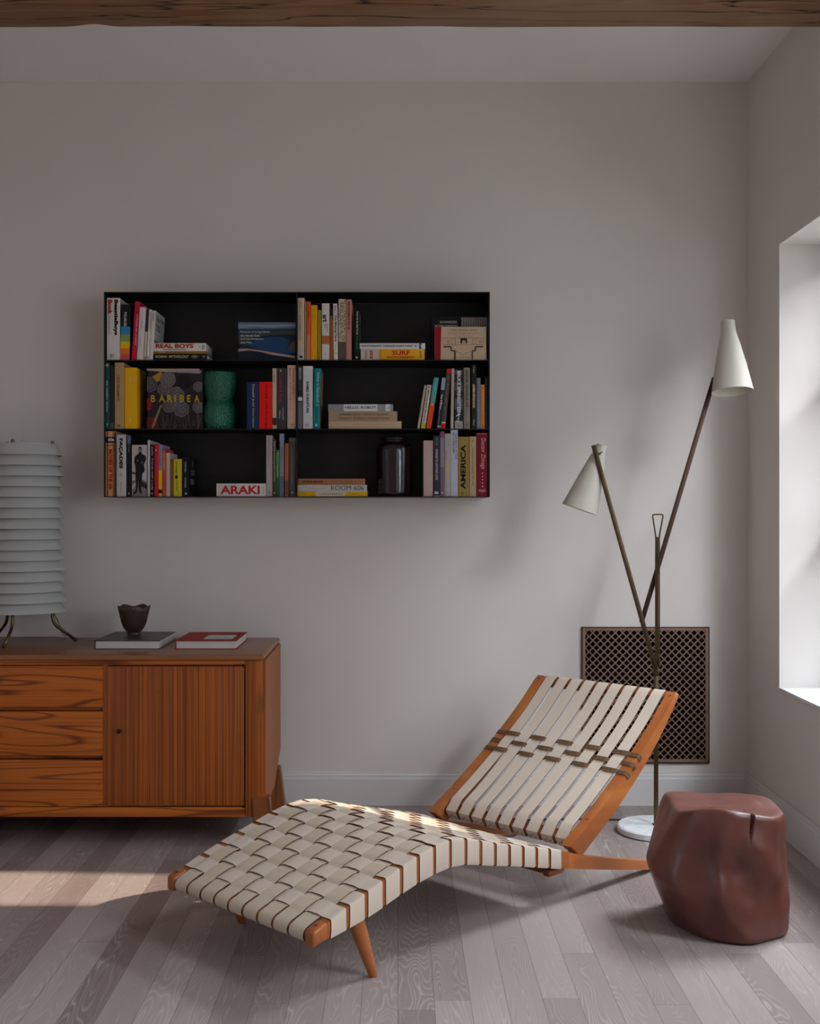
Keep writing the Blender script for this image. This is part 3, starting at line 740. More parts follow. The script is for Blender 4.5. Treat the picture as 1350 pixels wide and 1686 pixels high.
# legs: short splayed wooden feet gripping the corners
m_leg = wood('pine_leg', L(.33, .105, .026), L(.15, .040, .010), 'z', 30, .10, .4, contrast=(.35, .8), fine=.35, blotch=.3)
def leg_(x0, x1, x0b, x1b, y0, y1, zt):
    bm = bmesh.new(); g = bx(bm, 0, 1, y0-4.58, y1-4.58, 0, zt, 0)
    for v_ in bm.verts:
        f_ = v_.co.z/zt; u = v_.co.x
        v_.co.x = (x0*f_+x0b*(1-f_))*(1-u)+(x1*f_+x1b*(1-f_))*u-cxs
    bmesh.ops.bevel(bm, geom=bm.edges[:], offset=.004, segments=2, affect='EDGES')
    return new_obj('leg', bm, m_leg, sb, 'auto')
for sgn in (1, -1):
    def mxx(a, b): return (a, b) if sgn > 0 else (2*cxs-b, 2*cxs-a)
    a0, a1 = mxx(sx(415), sx(443.5)); b0, b1 = mxx(sx(420), sx(449)); leg_(a0, a1, b0, b1, YS-.014, YS+.05, sz(1312))
    # rear leg
    Yr = 4.80; a0, a1 = mxx(PX(440, Yr), PX(461.5, Yr)); b0, b1 = mxx(PX(443, Yr), PX(470, Yr)); leg_(a0, a1, b0, b1, 4.78, 4.845, PZ(1263, Yr))

# ================================================================== TABLE LAMP
m_louv = plain('white_lacquer', L(.46, .465, .45), .5, 0, .02, 10, .3)
m_brs = plain('brass_tube', L(.17, .11, .055), .35, 1, .2, 50)
TX, TY = PX(38, 4.69), 4.69
tl = empty('table_lamp', (TX, TY, ZT)); tag(tl, 'white louvred cylinder table lamp on bent brass legs standing on the sideboard', 'table lamp')
zbot = .834-ZT; ztop = 1.464-ZT; nl = 16; pit = (ztop-zbot)/(nl-1)
for i in range(nl):
    z = zbot+i*pit; R_ = .1665-.0095*i/(nl-1)
    if i == nl-1: prof = [(R_, z), (R_-.024, z+.044), (R_-.026, z+.0455)]
    else: prof = [(R_, z), (R_-.026, z+.046)]
    inner = [(r-.0015, zz-.0006) for r, zz in reversed(prof)]
    bm = bmesh.new(); lathe(bm, prof+inner, 96, closed=True); bmesh.ops.recalc_face_normals(bm, faces=bm.faces); new_obj('louvre', bm, m_louv, tl, 'auto')
bm = bmesh.new(); zz = ztop+.045
lathe(bm, [(.0001, zz+.006), (.05, zz+.006), (.053, zz+.001), (.134, zz), (.134, zz-.002), (.0001, zz-.002)], 64)
lathe(bm, [(.0001, zz+.028), (.003, zz+.024), (.007, zz+.006), (.0001, zz+.005)], 24); bmesh.ops.recalc_face_normals(bm, faces=bm.faces)
new_obj('cap', bm, m_louv, tl, 'auto')
bm = bmesh.new(); tube(bm, [(0, 0, zbot+.02), (0, 0, ztop+.04)], .012, 16); tube(bm, [(0, 0, zbot+.25), (0, 0, zbot+.33), (0, 0, zbot+.4)], [.02, .035, .01], 16)
lathe(bm, [(.0001, zbot+.022), (.128, zbot+.022), (.128, zbot+.018), (.0001, zbot+.018)], 48)
bmesh.ops.recalc_face_normals(bm, faces=bm.faces); new_obj('lamp_holder', bm, m_louv, tl, 'auto')
for kk, deg in enumerate((8, 140, -92)):
    a = math.radians(deg); ca, sa = math.cos(a), math.sin(a); r0, r1 = .115, .205
    bm = bmesh.new()
    tube(bm, bend([(r0*ca, r0*sa, zbot+.02), (r0*ca, r0*sa, .076), (r1*ca, r1*sa, .008)], .035, 8), .0063, 14)
    bmesh.ops.create_uvsphere(bm, u_segments=16, v_segments=10, radius=.0085, matrix=Matrix.Translation((r1*ca, r1*sa, .0085)))
    new_obj('leg', bm, m_brs, tl, True)
    bm = bmesh.new(); rr = .115; lathe(bm, [(.0001, zz+.016), (.0065, zz+.015), (.007, zz), (.0001, zz)], 16, center=(rr*ca, rr*sa, 0)); bmesh.ops.recalc_face_normals(bm, faces=bm.faces)
    new_obj('bolt', bm, m_brs, tl, 'auto')
bm = bmesh.new(); tube(bm, bend([(.10, .06, zbot), (.125, .07, .07), (.135, .075, .03), (.15, .10, .0035), (.10, .155, .0035), (-.3, .16, .0035)], .02, 5), .0016, 6)
new_obj('flex', bm, plain('dark_flex', L(.10, .06, .04), .6), tl, True)

# ================================================================== BOOKS
_mc = {}
def hexmat(h, rough=.5):
    key_ = (h, rough)
    if key_ not in _mc: _mc[key_] = plain('print_'+h.strip('#').lower(), srgb(h), rough, 0, .05, 35, spec=.2, bump=.02)
    return _mc[key_]
t = NT('paper_edges'); v = t.coord(); n = t.noise(v, 5, 2); wv = t.n('ShaderNodeTexNoise'); t.l(t.coord((.02, .02, 1)), wv.inputs[0]); wv.inputs['Scale'].default_value = 900
t.base(t.mix(wv.outputs[0], L(.55, .53, .50), L(.72, .70, .68))); m_paper = t.fin(.9, 0, .1)
def text_mesh(s, bold=0.0, sq=1.0):
    cu = bpy.data.curves.new('lettering', 'FONT'); cu.body = s; cu.size = 1; cu.offset = bold; cu.resolution_u = 3; cu.space_character = sq
    o = bpy.data.objects.new('lettering', cu); me = bpy.data.meshes.new_from_object(o)
    bpy.data.objects.remove(o); bpy.data.curves.remove(cu); return me
def lettering(parent, s, M, length, height, hexc, bold=.012, sq=1.0, name='lettering'):
    """text in box length x height centred at M's origin, lying in M's XY plane"""
    me = text_mesh(s, bold, sq)
    xs = [v.co.x for v in me.vertices]; ys = [v.co.y for v in me.vertices]
    if not xs: return
    w_, h_ = max(xs)-min(xs), max(ys)-min(ys); cx, cy = (max(xs)+min(xs))/2, (max(ys)+min(ys))/2
    for v in me.vertices:
        v.co = M @ Vector(((v.co.x-cx)*length/w_, (v.co.y-cy)*height/h_, 0))
    me.name = name; o = bpy.data.objects.new(name, me); COL.objects.link(o); me.materials.append(hexmat(hexc, .6)); o.parent = parent
    return o
def book_body(e, w_, d, h, cov, pages=True, bt=.0022, spine=None):
    """local: spine in the plane y=0 facing -y, thickness along x, height along z"""
    bm = bmesh.new()
    bt = min(bt, w_*.2)
    bx(bm, 0, bt, .001, d, 0, h, .0004, 1); bx(bm, w_-bt, w_, .001, d, 0, h, .0004, 1)
    # gently rounded spine
    n = 6; rows = []
    for i in range(n+1):
        x = w_*i/n; y = -.0012*math.sin(PI*i/n)
        rows.append((bm.verts.new((x, y, 0)), bm.verts.new((x, y, h)), bm.verts.new((x, .003, h)), bm.verts.new((x, .003, 0))))
    for a, b in zip(rows, rows[1:]):
        for q in range(4): bm.faces.new((a[q], b[q], b[(q+1) % 4], a[(q+1) % 4]))
    bm.faces.new(rows[0]); bm.faces.new(list(reversed(rows[-1]))); bmesh.ops.recalc_face_normals(bm, faces=bm.faces)
    cv = new_obj('cover', bm, hexmat(cov), e, 'auto')
    if pages and w_ > .006: boxo('pages', bt, w_-bt, .003, d-.004, .003, h-.003, m_paper, e)
    return cv
def panel(par, x0, x1, z0, z1, hexc, y=-.0016, name='spine_panel'):
    boxo(name, x0, x1, y-.0002, y+.0008, z0, z1, hexmat(hexc), par)
YSH = 4.66                                             # front plane of the shelf
def upright(comp, x0, x1, ytop, cov, label, texts=(), panels=(), d=.175, set_=.012, lean=0, bottom=None, cover_tex=None, group=None):
    """spine from pixel x0..x1 (at its foot), top at ytop; lean = pixels the head moves to the right"""
    yb = {0: 592.3, 1: 705.6, 2: 817.5}[comp]
    Y = YSH+set_; k = Y/F
    w_ = (x1-x0)*k; h = (yb-ytop)*k/math.cos(math.atan2(abs(lean), yb-ytop)) if lean else (yb-ytop)*k
    ang = math.atan2(lean, yb-ytop) if lean else 0
    zb = SHZ[comp]
    e = empty('book', (0, 0, 0))
    if ang > 0: e.location = (PX(x1, Y), Y, zb); off = -w_*math.cos(ang)
    e.rotation_euler = (0, ang, 0)
    # pivot at bottom right when leaning right, bottom left otherwise
    sub = 0 if ang <= 0 else -w_
    if ang <= 0: e.location = (PX(x0, Y), Y, zb)
    tag(e, label, 'book', group)
    holder = e
    cv = book_body(e, w_, d, h, cov)
    for ch_ in e.children:
        pass
    if sub:
        for o in list(bpy.data.objects):
            if o.parent == e: o.location.x = sub
    for (f0, f1, hc) in panels: 
        panel(cv, .0003, w_-.0003, h*f0, h*f1, hc)
    for tx in texts:
        s, f0, f1, xc, th_, hc = tx[:6]; up = tx[6] if len(tx) > 6 else False; bold = tx[7] if len(tx) > 7 else .022
        # f0..f1: fraction of height from the top; xc: centre across the spine; th_: letter height as part of width
        zc = h*(1-(f0+f1)/2)
        R = Matrix(((0, 0, 0, 0),)*4)
        rot = Matrix.Rotation(PI/2, 4, 'X')            # XY plane -> facing -Y, x right, z up
        turn = Matrix.Rotation(-PI/2 if not up else PI/2, 4, 'Z')
        if up == 'flat': turn = Matrix.Identity(4)
        M = Matrix.Translation((w_*xc, -.0022, zc)) @ rot @ turn
        if up == 'flat': lettering(cv, s, M, w_*th_, h*(f1-f0), hc, bold)
        else: lettering(cv, s, M, h*(f1-f0), w_*th_, hc, bold)
    return e, cv, w_, h
def flat(comp, x0, x1, y0, y1, cov, label, zb=None, texts=(), panels=(), d=.20, set_=.014, group=None, zstack=None):
    """book lying flat, spine to the viewer"""
    Y = YSH+set_; k = Y/F; w_ = (x1-x0)*k; h = (y1-y0)*k; z0 = zstack
    e = empty('book', (PX(x0, Y), Y, z0)); tag(e, label, 'book', group)
    bm = bmesh.new(); bt = min(.0025, h*.2)
    bx(bm, 0, w_, .001, d, 0, bt, .0004, 1); bx(bm, 0, w_, .001, d, h-bt, h, .0004, 1); bx(bm, 0, w_, 0, .003, 0, h, .0008, 2)
    cv = new_obj('cover', bm, hexmat(cov), e, 'auto')
    boxo('pages', .003, w_-.003, .003, d-.004, bt, h-bt, m_paper, e)
    for (f0, f1, hc) in panels: boxo('spine_panel', w_*f0, w_*f1, -.0006, .0004, .0003, h-.0003, hexmat(hc), cv)
    for tx in texts:
        s, f0, f1, zc, th_, hc = tx[:6]; vert = tx[6] if len(tx) > 6 else False; bold = tx[7] if len(tx) > 7 else .02
        M = Matrix.Translation((w_*(f0+f1)/2, -.0012, h*zc)) @ Matrix.Rotation(PI/2, 4, 'X')
        if vert: M = M @ Matrix.Rotation(PI/2, 4, 'Z'); lettering(cv, s, M, h*th_, w_*(f1-f0), hc, bold)
        else: lettering(cv, s, M, w_*(f1-f0), h*th_, hc, bold)
    return e, h
# shelf
m_steel = plain('blackened_steel', L(.022, .021, .021), .42, .5, .25, 9)
kS = YSH/F
bs = empty('wall_shelf', (PX(171, YSH), YB, PZ(818.6, YSH))); tag(bs, 'wide black steel wall shelf of six open compartments full of books', 'shelf')
Wd = PX(806.5, YSH)-PX(171, YSH); Hd = PZ(480.5, YSH)-PZ(818.6, YSH); dep = YB-YSH; tk = .005
boxo('top_plate', 0, Wd, -dep, 0, Hd-tk*.8, Hd, m_steel, bs, .0004, 1)
boxo('bottom_plate', 0, Wd, -dep, 0, 0, tk*.6, m_steel, bs, .0004, 1)
boxo('side_plate', 0, tk, -dep, 0, 0, Hd, m_steel, bs, .0004, 1); boxo('side_plate', Wd-tk, Wd, -dep, 0, 0, Hd, m_steel, bs, .0004, 1)
boxo('back_plate', tk, Wd-tk, -.004, -.001, tk, Hd-tk, m_steel, bs)
xd = PX(488.5, YSH)-PX(171, YSH); boxo('divider', xd-tk*.4, xd+tk*.4, -dep+.001, -.004, tk*.6, Hd-tk*.8, m_steel, bs)
SHZ = {2: PZ(818.6, YSH)+tk*.6+.0004}
for c_, yp in ((0, 593.2), (1, 706.6)):
    z = PZ(yp, YSH)-bs.location.z; boxo('shelf_board', tk, Wd-tk, -dep+.001, -.004, z-tk*.4, z+tk*.4, m_steel, bs, .0003, 1)
    SHZ[c_] = PZ(yp, YSH)+tk*.4+.0004

G1, G2, G3, G4, G5, G6 = ('books standing at the left end of the top left shelf', 'books standing at the left end of the top right shelf', 'books on the middle left shelf',
                          'books standing on the middle right shelf', 'books standing on the bottom left shelf', 'books standing on the bottom right shelf')
# --- top left
upright(0, 176, 197.5, 490, '#D5CFCB', 'thick white book with black and red lettering, first on the top shelf', [('BeastieBoys', .03, .60, .68, .36, '#0C0A0A', False, .055), ('Book', .03, .27, .25, .34, '#A01C20', False, .055), ('MICHAEL DIAMOND & ADAM HOROVITZ', .29, .6, .2, .10, '#77706C'), ('S&G', .90, .97, .4, .35, '#77706C')], group=G1, d=.19)
upright(0, 198, 213.5, 501, '#151416', 'black book with blue green yellow and orange bands on its lower spine', [('POLAROID', .14, .40, .45, .28, '#CFC9C4')], [(.46, .60, '#2E86B4'), (.33, .46, '#7F9A5A'), (.21, .33, '#E0B408'), (.10, .21, '#DD7410'), (0, .10, '#C8555A')], lean=2, group=G1, d=.17)
upright(0, 216.4, 224.6, 496, '#BE1238', 'crimson book with pale lettering leaning right beside the banded book', [('CHARLES JAMES', .22, .75, .6, .42, '#E0B9B4', False, .005)], lean=6, group=G1, d=.19)
upright(0, 225.4, 235.6, 505.5, '#D3CDCA', 'off-white book with tiny grey lettering leaning against the crimson one', [('MODERN', .27, .42, .5, .15, '#87817D'), ('ARCHITECTURE', .56, .74, .4, .15, '#87817D')], lean=5, group=G1, d=.17)
upright(0, 236.5, 240.5, 508, '#2F3138', 'very thin book with dark spine and cream foot on the top left shelf', [('W', .93, .98, .5, .7, '#15120F')], [(0, .55, '#CDB9A0')], lean=4.8, group=G1, d=.165)
upright(0, 241, 245, 509, '#D9D2CA', 'very thin cream book with a black mark at its foot, top left shelf', [('W', .93, .98, .5, .7, '#15120F')], [(.6, .95, '#B9B3AE')], lean=4.7, group=G1, d=.165)
e, cv, w_, h = upright(0, 245.5, 251.5, 511, '#CFC8C0', 'white book whose grey cover shows large dark lettering, above the lying stack', [('Superform', .05, .22, .5, .5, '#4A4644')], lean=4.9, group=G1, d=.185)
MR = Matrix.Translation((w_+.0006, .092, h*.80)) @ Matrix.Rotation(PI/2, 4, 'Z') @ Matrix.Rotation(PI/2, 4, 'X')
boxo('cover_panel', w_, w_+.0004, .004, .182, .002, h-.002, hexmat('#B5B4AF'), cv)
for s_, zf, ln, hh_ in (('Superform', .86, .155, .028), ('furniture', .73, .08, .018), ('and design', .64, .09, .018)):
    lettering(cv, s_, Matrix.Translation((w_+.0008, .02+ln/2, h*zf)) @ Matrix.Rotation(PI/2, 4, 'Z') @ Matrix.Rotation(PI/2, 4, 'X'), ln, hh_, '#3B3936', .02)
boxo('cover_photo', w_+.0004, w_+.0008, .01, .17, .01, h*.42, hexmat('#5B5955'), cv)
z = SHZ[0]
_, h = flat(0, 249, 341, 581.7, 592.3, '#191517', 'black book with cream lettering at the bottom of the lying stack', zstack=z, texts=[('ROMAN  MYTHOLOGY', .08, .67, .55, .42, '#C9B48C', False, .02), ('-:||||:-', .71, .85, .55, .5, '#B9A47C'), ('co', .92, .96, .55, .3, '#B9A47C')], d=.17, group='books lying on the top left shelf'); z += h+.0003
_, h = flat(0, 250, 340, 577.5, 581.5, '#8F6A26', 'thin golden brown book in the middle of the lying stack on the top shelf', zstack=z, texts=[('PAINTING', .12, .25, .5, .5, '#D8C08A')], d=.165, group='books lying on the top left shelf'); z += h+.0003
_, h = flat(0, 250, 339, 564, 577.3, '#DCD4C8', 'cream book with big red lettering on top of the lying stack', zstack=z, texts=[('REAL BOYS', .07, .77, .63, .55, '#B21F28', False, .045), ('WILLIAM POLLACK, PH.D.', .20, .64, .17, .2, '#2A2422', False, .02), ('||', .93, .97, .5, .6, '#4A4441'), ('O', .87, .9, .5, .25, '#4A4441')], d=.175, group='books lying on the top left shelf')

# face-out book with coast photograph, leaning on the back
def faceout(comp, x0, x1, ytop, th, cov, label, y_set, lean=.0, d=None):
    Y = YSH+y_set; k = Y/F; yb = {0: 592.3, 1: 705.6, 2: 817.5}[comp]; w_ = (x1-x0)*k; h = (yb-ytop)*k
    e = empty('book', (PX(x0, Y), Y, SHZ[comp]), (-lean, 0, 0)); tag(e, label, 'book')
    bm = bmesh.new(); bx(bm, 0, w_, 0, .0022, 0, h, .0005, 1); bx(bm, 0, w_, th-.0022, th, 0, h, .0005, 1); bx(bm, 0, .003, 0, th, 0, h, .0005, 1)
    cv = new_obj('cover', bm, hexmat(cov), e, 'auto'); boxo('pages', .003, w_-.004, .0022, th-.0022, .003, h-.003, m_paper, e)
    return e, cv, w_, h
def poly(par, pts, hexc, y, name='cover_print', mat=None):
    bm = bmesh.new(); a = [bm.verts.new((x, y, z)) for x, z in pts]; b = [bm.verts.new((x, y+.0004, z)) for x, z in pts]; n = len(pts)
    bm.faces.new(a); bm.faces.new(list(reversed(b)))
    for i in range(n): bm.faces.new((a[i], b[i], b[(i+1) % n], a[(i+1) % n]))
    bmesh.ops.recalc_face_normals(bm, faces=bm.faces); return new_obj(name, bm, mat or hexmat(hexc), par)
def fl_text(par, s, x0, x1, z, hh_, hexc, y=-.0016, bold=.01, up=False):
    lettering(par, s, Matrix.Translation(((x0+x1)/2, y, z)) @ Matrix.Rotation(PI/2, 4, 'X'), x1-x0, hh_, hexc, bold)
e, cv, w_, h = faceout(0, 392, 486.3, 529, .018, '#16222F', 'landscape book propped face out with a blue bay and beach photograph', .02, .05)
P_ = lambda q: [(x*w_, z*h) for x, z in q]
poly(cv, P_([(0, .80), (1, .82), (1, 1), (0, 1)]), '#5D6C86', -.0004)
poly(cv, P_([(0, .84), (.3, .88), (.6, .86), (1, .90), (1, .95), (.5, .93), (0, .95)]), '#858B99', -.0007)
poly(cv, P_([(0, .60), (.2, .70), (.5, .78), (1, .80), (1, .84), (0, .82)]), '#2A3F5E', -.0006)
poly(cv, P_([(0, .44), (.12, .42), (.22, .50), (.35, .62), (.55, .66), (.8, .68), (1, .66), (1, .78), (.6, .77), (.25, .74), (0, .68)]), '#3E4038', -.0009)
poly(cv, P_([(0, .30), (.15, .40), (.25, .34), (.5, .24), (.8, .18), (1, .2), (1, .28), (.86, .3), (.9, .52), (.75, .62), (.5, .6), (.33, .55), (.24, .46), (.1, .40)]), '#1F3F66', -.0011)
poly(cv, P_([(0, .23), (.2, .26), (.4, .22), (.6, .14), (.8, .10), (1, .05), (1, .11), (.8, .16), (.55, .22), (.35, .27), (.15, .31), (0, .30)]), '#A98D80', -.0013)
poly(cv, P_([(.87, .30), (1, .24), (1, .52), (.93, .48)]), '#4A463A', -.0013)
for s_, zf, x1_ in (('Portrait of Long Island', .74, .54), ('the North Fork', .645, .38), ('and the Hamptons', .555, .44), ('Jake Rajs', .46, .24)):
    fl_text(cv, s_, .04*w_, x1_*w_, zf*h, .055*h, '#C9CBD0', -.0019)

# --- top right
upright(0, 490.2, 501, 490, '#C9B294', 'tall cream book with faded blue lettering against the centre divider, top shelf', [('TO', .06, .16, .4, .4, '#A08A4A'), ('THE COMMUNARDS', .28, .68, .35, .45, '#8C8FA6'), ('J', .90, .97, .5, .45, '#241F1E', False, .05)], [(.02, .2, '#B9B2AC')], group=G2)
upright(0, 502, 504, 496, '#B08F80', 'very thin pinkish book between cream and orange books, top right shelf', group=G2, d=.16)
upright(0, 505, 511.2, 496, '#D8560F', 'slim bright orange book on the top right shelf', panels=[(0, .42, '#D87A48')], texts=[('DESIGN', .1, .3, .5, .35, '#B03A05')], group=G2)
upright(0, 512, 522.2, 502, '#E29A12', 'amber yellow book between the orange and olive books', texts=[('.  .', .15, .8, .5, .06, '#9C6A08')], group=G2)
upright(0, 523, 528.7, 510, '#96821C', 'olive yellow short book left of the white art book', texts=[('A', .96, .99, .5, .4, '#3A3008')], group=G2)
upright(0, 530, 542.2, 499, '#D2CCC9', 'white book with black lettering art and a brown band', [('art', .20, .33, .4, .6, '#141212', False, .03), ('a year in', .36, .45, .45, .25, '#6A6462'), ('the world', .36, .5, .75, .2, '#6A6462'), ('ZV', .87, .92, .5, .4, '#9AA07C', 'flat')], [(.28, .43, '#B0663E')], group=G2)
upright(0, 543, 548.5, 509, '#9A5A26', 'brown book with a black head right of the white art book', [('EX', .13, .2, .5, .5, '#C9A04A', 'flat')], [(.80, 1, '#1D1712')], group=G2)
upright(0, 549.5, 556.5, 499.5, '#D6D0C8', 'thin white book with black handwritten style lettering, top right shelf', [('The Missing Piece', .20, .67, .5, .6, '#15110F', False, .03), ('Shel', .03, .13, .5, .5, '#7A7470'), ('Harper', .72, .84, .5, .3, '#8A847E')], panels=[(.118, .125, '#55504C')], lean=-1, group=G2)
upright(0, 557.5, 568.8, 492, '#D2C0A0', 'cream book with dense tall dark capitals and brown lower spine', [('TRANSCENDENTALISM', .015, .68, .52, .82, '#241A16', False, .0)], [(0, .30, '#5A4A46')], group=G2, d=.19)
upright(0, 569.8, 578.8, 492.5, '#B98374', 'dusty pink book with dark red lettering, top right shelf', [('THE UNCOMMON READER', .03, .5, .5, .45, '#7A2A20')], group=G2)
e, cv, w_, h = upright(0, 583, 591.5, 511, '#17181A', 'black book with white and green spine lettering next to the lying stack', [('Design for the Real World', .02, .48, .5, .42, '#CFCBC7', False, .02), ('Victor Papanek', .5, .78, .5, .35, '#2F8A48'), ('o', .93, .965, .5, .4, '#CFCBC7', False, .06)], lean=1, group=G2, d=.13)
boxo('cover_print', w_, w_+.0004, .01, .03, h*.80, h*.92, hexmat('#C9C9C9'), cv)
for k in range(9): boxo('cover_print', w_, w_+.0004, .02+k*.01, .026+k*.01, h*(.35+.03*(k % 3)), h*(.78-.02*k), hexmat('#1E6A36'), cv)
z = SHZ[0]
_, h = flat(0, 594, 699, 574, 592.3, '#E0A41A', 'yellow book with large red lettering lying on the top right shelf', zstack=z, texts=[('SURF', .49, .77, .66, .42, '#B5241C', False, .03), ('PHOTOGRAPHY', .41, .84, .26, .22, '#B5241C', False, .03), ('SURF', .14, .19, .5, .75, '#B5241C', True, .04), ('PHOTO', .07, .10, .5, .7, '#55504C', True, .02), ('II', .93, .95, .5, .6, '#8A5A10'), ('|', .31, .315, .5, .8, '#8A5A10')], panels=[(0, .285, '#C4B4A4')], d=.2, group='books lying on the top right shelf'); z += h+.0003
flat(0, 592, 700, 564.2, 573.7, '#D9D6D4', 'white book with thin grey capitals lying on the yellow book', zstack=z, texts=[('PHOTOGRAPHY CHANGES EVERYTHING', .03, .81, .5, .38, '#4C4A4C', False, .02), ('o', .84, .875, .5, .4, '#C08030', False, .06), ('f', .93, .95, .5, .35, '#D9D6D4', False, .04)], panels=[(.905, .945, '#2E5E9A')], d=.2, group='books lying on the top right shelf')
# face-out books at the right end
e, cv, w_, h = faceout(0, 758, 803.5, 518.5, .012, '#8B817B', 'grey patterned book standing behind at right end of top shelf', .075, .0)
for k in range(22):
    xa = .02+.96*k/22; hexc = '#9C938C' if k % 2 else '#756C67'
    poly(cv, [(xa*w_, .01*h), ((xa+.025)*w_, .01*h), ((xa+.02)*w_, .99*h), (xa*w_, .99*h)], hexc, -.0005)
e, cv, w_, h = faceout(0, 709, 756, 518.5, .014, '#121113', 'black face-out book with white capitals behind the beige book', .052, .0)
fl_text(cv, 'SCHWEIZER', .32*w_, .93*w_, .875*h, .055*h, '#B9B5B2', -.0008)
fl_text(cv, 'MÖBELDESIGN', .14*w_, .93*w_, .795*h, .06*h, '#B9B5B2', -.0008)
fl_text(cv, '1927-1984', .6*w_, .93*w_, .725*h, .045*h, '#B9B5B2', -.0008)
e, cv, w_, h = faceout(0, 715.5, 800.5, 537.5, .020, '#C2A98C', 'beige face-out book with red spine strip and brown line drawing', .012, .0)
poly(cv, P_([(0, 0), (.115, 0), (.13, 1), (.0, 1)]), '#8A1220', -.0005, 'spine_cloth')
fl_text(cv, 'ONE TRACK MIND', .31*w_, .82*w_, .90*h, .045*h, '#5A4636', -.0008, .0)
fl_text(cv, 'DRAWING THE NEW YORK SUBWAY', .27*w_, .86*w_, .80*h, .03*h, '#6E5846', -.0008, .0)
fl_text(cv, 'PHILIP ASHFORTH COPPOLA', .38*w_, .74*w_, .72*h, .025*h, '#7E6856', -.0008, .0)
def ln(par, pts, hexc, wd, y=-.0008):
    bm = bmesh.new()
    for (xa, za), (xb, zb_) in zip(pts, pts[1:]):
        bar(bm, (xa*w_, y, za*h), (xb*w_, y, zb_*h), wd, .0006, (1, 0, 0.0001) if abs(xa-xb) < abs(za-zb_) else (0, 0, 1))
    new_obj('cover_drawing', bm, hexmat(hexc), par)
for q in ([(.17, .66), (.95, .66), (.95, .46), (.17, .46), (.17, .66)], [(.34, .66), (.34, .46)], [(.80, .66), (.80, .46)], [(.40, .66), (.40, .46)], [(.74, .66), (.74, .46)],
          [(.24, .55), (.27, .60), (.30, .55), (.27, .50), (.24, .55)], [(.86, .55), (.89, .60), (.92, .55), (.89, .50), (.86, .55)],
          [(.41, .27), (.55, .16), (.70, .27)], [(.41, .08), (.70, .08)], [(.41, .30), (.41, .02)], [(.70, .30), (.70, .02)]): ln(cv, q, '#6B5442', .0012)
for q in ([(.17, .40), (.32, .40), (.32, .28), (.39, .28), (.39, .0)], [(.94, .40), (.79, .40), (.79, .28), (.73, .28), (.73, .0)]): ln(cv, q, '#4E3C30', .0055)
poly(cv, P_([(.50, .50), (.63, .50), (.63, .66), (.50, .66)]), '#35291F', -.0010, 'cover_drawing')
poly(cv, P_([(.53, .50), (.60, .50), (.60, .58), (.55, .60), (.53, .56)]), '#A89078', -.0013, 'cover_drawing')

# --- middle left
upright(1, 171.8+.9, 180.6, 593.5+3, '#1D5048', 'dark green book with pale lettering at left end of the middle shelf', [('the modern garden', .27, .75, .45, .45, '#B9D0C4', False, .02), ('III', .02, .06, .5, .5, '#B9D0C4', 'flat'), ('o', .92, .95, .5, .3, '#B9D0C4')], group=G3)
upright(1, 181.5, 187.5, 601, '#2A2A2C', 'thin charcoal book between the dark green and tan books', panels=[(.005, .09, '#5A5652')], group=G3)
upright(1, 189, 204.5, 596.5, '#B08E62', 'tan book with brown lettering on the middle left shelf', [('LESLIE WILLIAMSON', .20, .58, .4, .26, '#5A3A22', False, .01), ('III', .93, .97, .4, .3, '#5A3A22', 'flat')], group=G3, d=.19)
e, cv, w_, h = upright(1, 205.3, 225.5, 605, '#E8AC10', 'bright yellow book with its blank yellow cover facing the gap', [('unbuilt', .13, .24, .45, .12, '#F0D080'), ('o', .82, .9, .45, .08, '#F0D080')], group=G3, d=.165)
lettering(cv, 'moma', Matrix.Translation((w_+.0004, .085, h*.62)) @ Matrix.Rotation(PI/2, 4, 'Z') @ Matrix.Rotation(PI/2, 4, 'X'), .07, .026, '#F0CF78', .02)
# face-out book with curling wave illustration
e, cv, w_, h = faceout(1, 242, 333, 606, .022, '#2C2426', 'face-out book covered in grey curling wave drawing with yellow capitals', .035, .0)
poly(cv, P_([(.08, .86), (.28, .97), (.24, .80), (.18, .78)]), '#A8841C', -.0006)
poly(cv, P_([(.0, .0), (.22, .0), (.15, .2), (.0, .2)]), '#6E2018', -.0006); poly(cv, P_([(.0, .3), (.07, .33), (.08, .42), (.05, .5), (.0, .52)]), '#8A1C1C', -.0006)
poly(cv, P_([(.10, .0), (.14, .06), (.27, .40), (.24, .40), (.08, .04)]), '#9A7A58', -.0008)
poly(cv, P_([(.28, .95), (.95, .92), (.95, 1), (.0, 1), (.0, .97)]), '#B59A84', -.0005); poly(cv, P_([(.55, .93), (.98, .93), (.98, .97), (.5, .96)]), '#8C86A0', -.0006)
random.seed(5)
for k in range(26):
    xa = random.uniform(.28, .95); zt_ = random.uniform(.08, .28)
    if .48 < xa < .66: zt_ *= .5
    ln(cv, [(xa, .01), (xa+random.uniform(-.04, .09), zt_)], '#8A7570', .0007, -.0007)
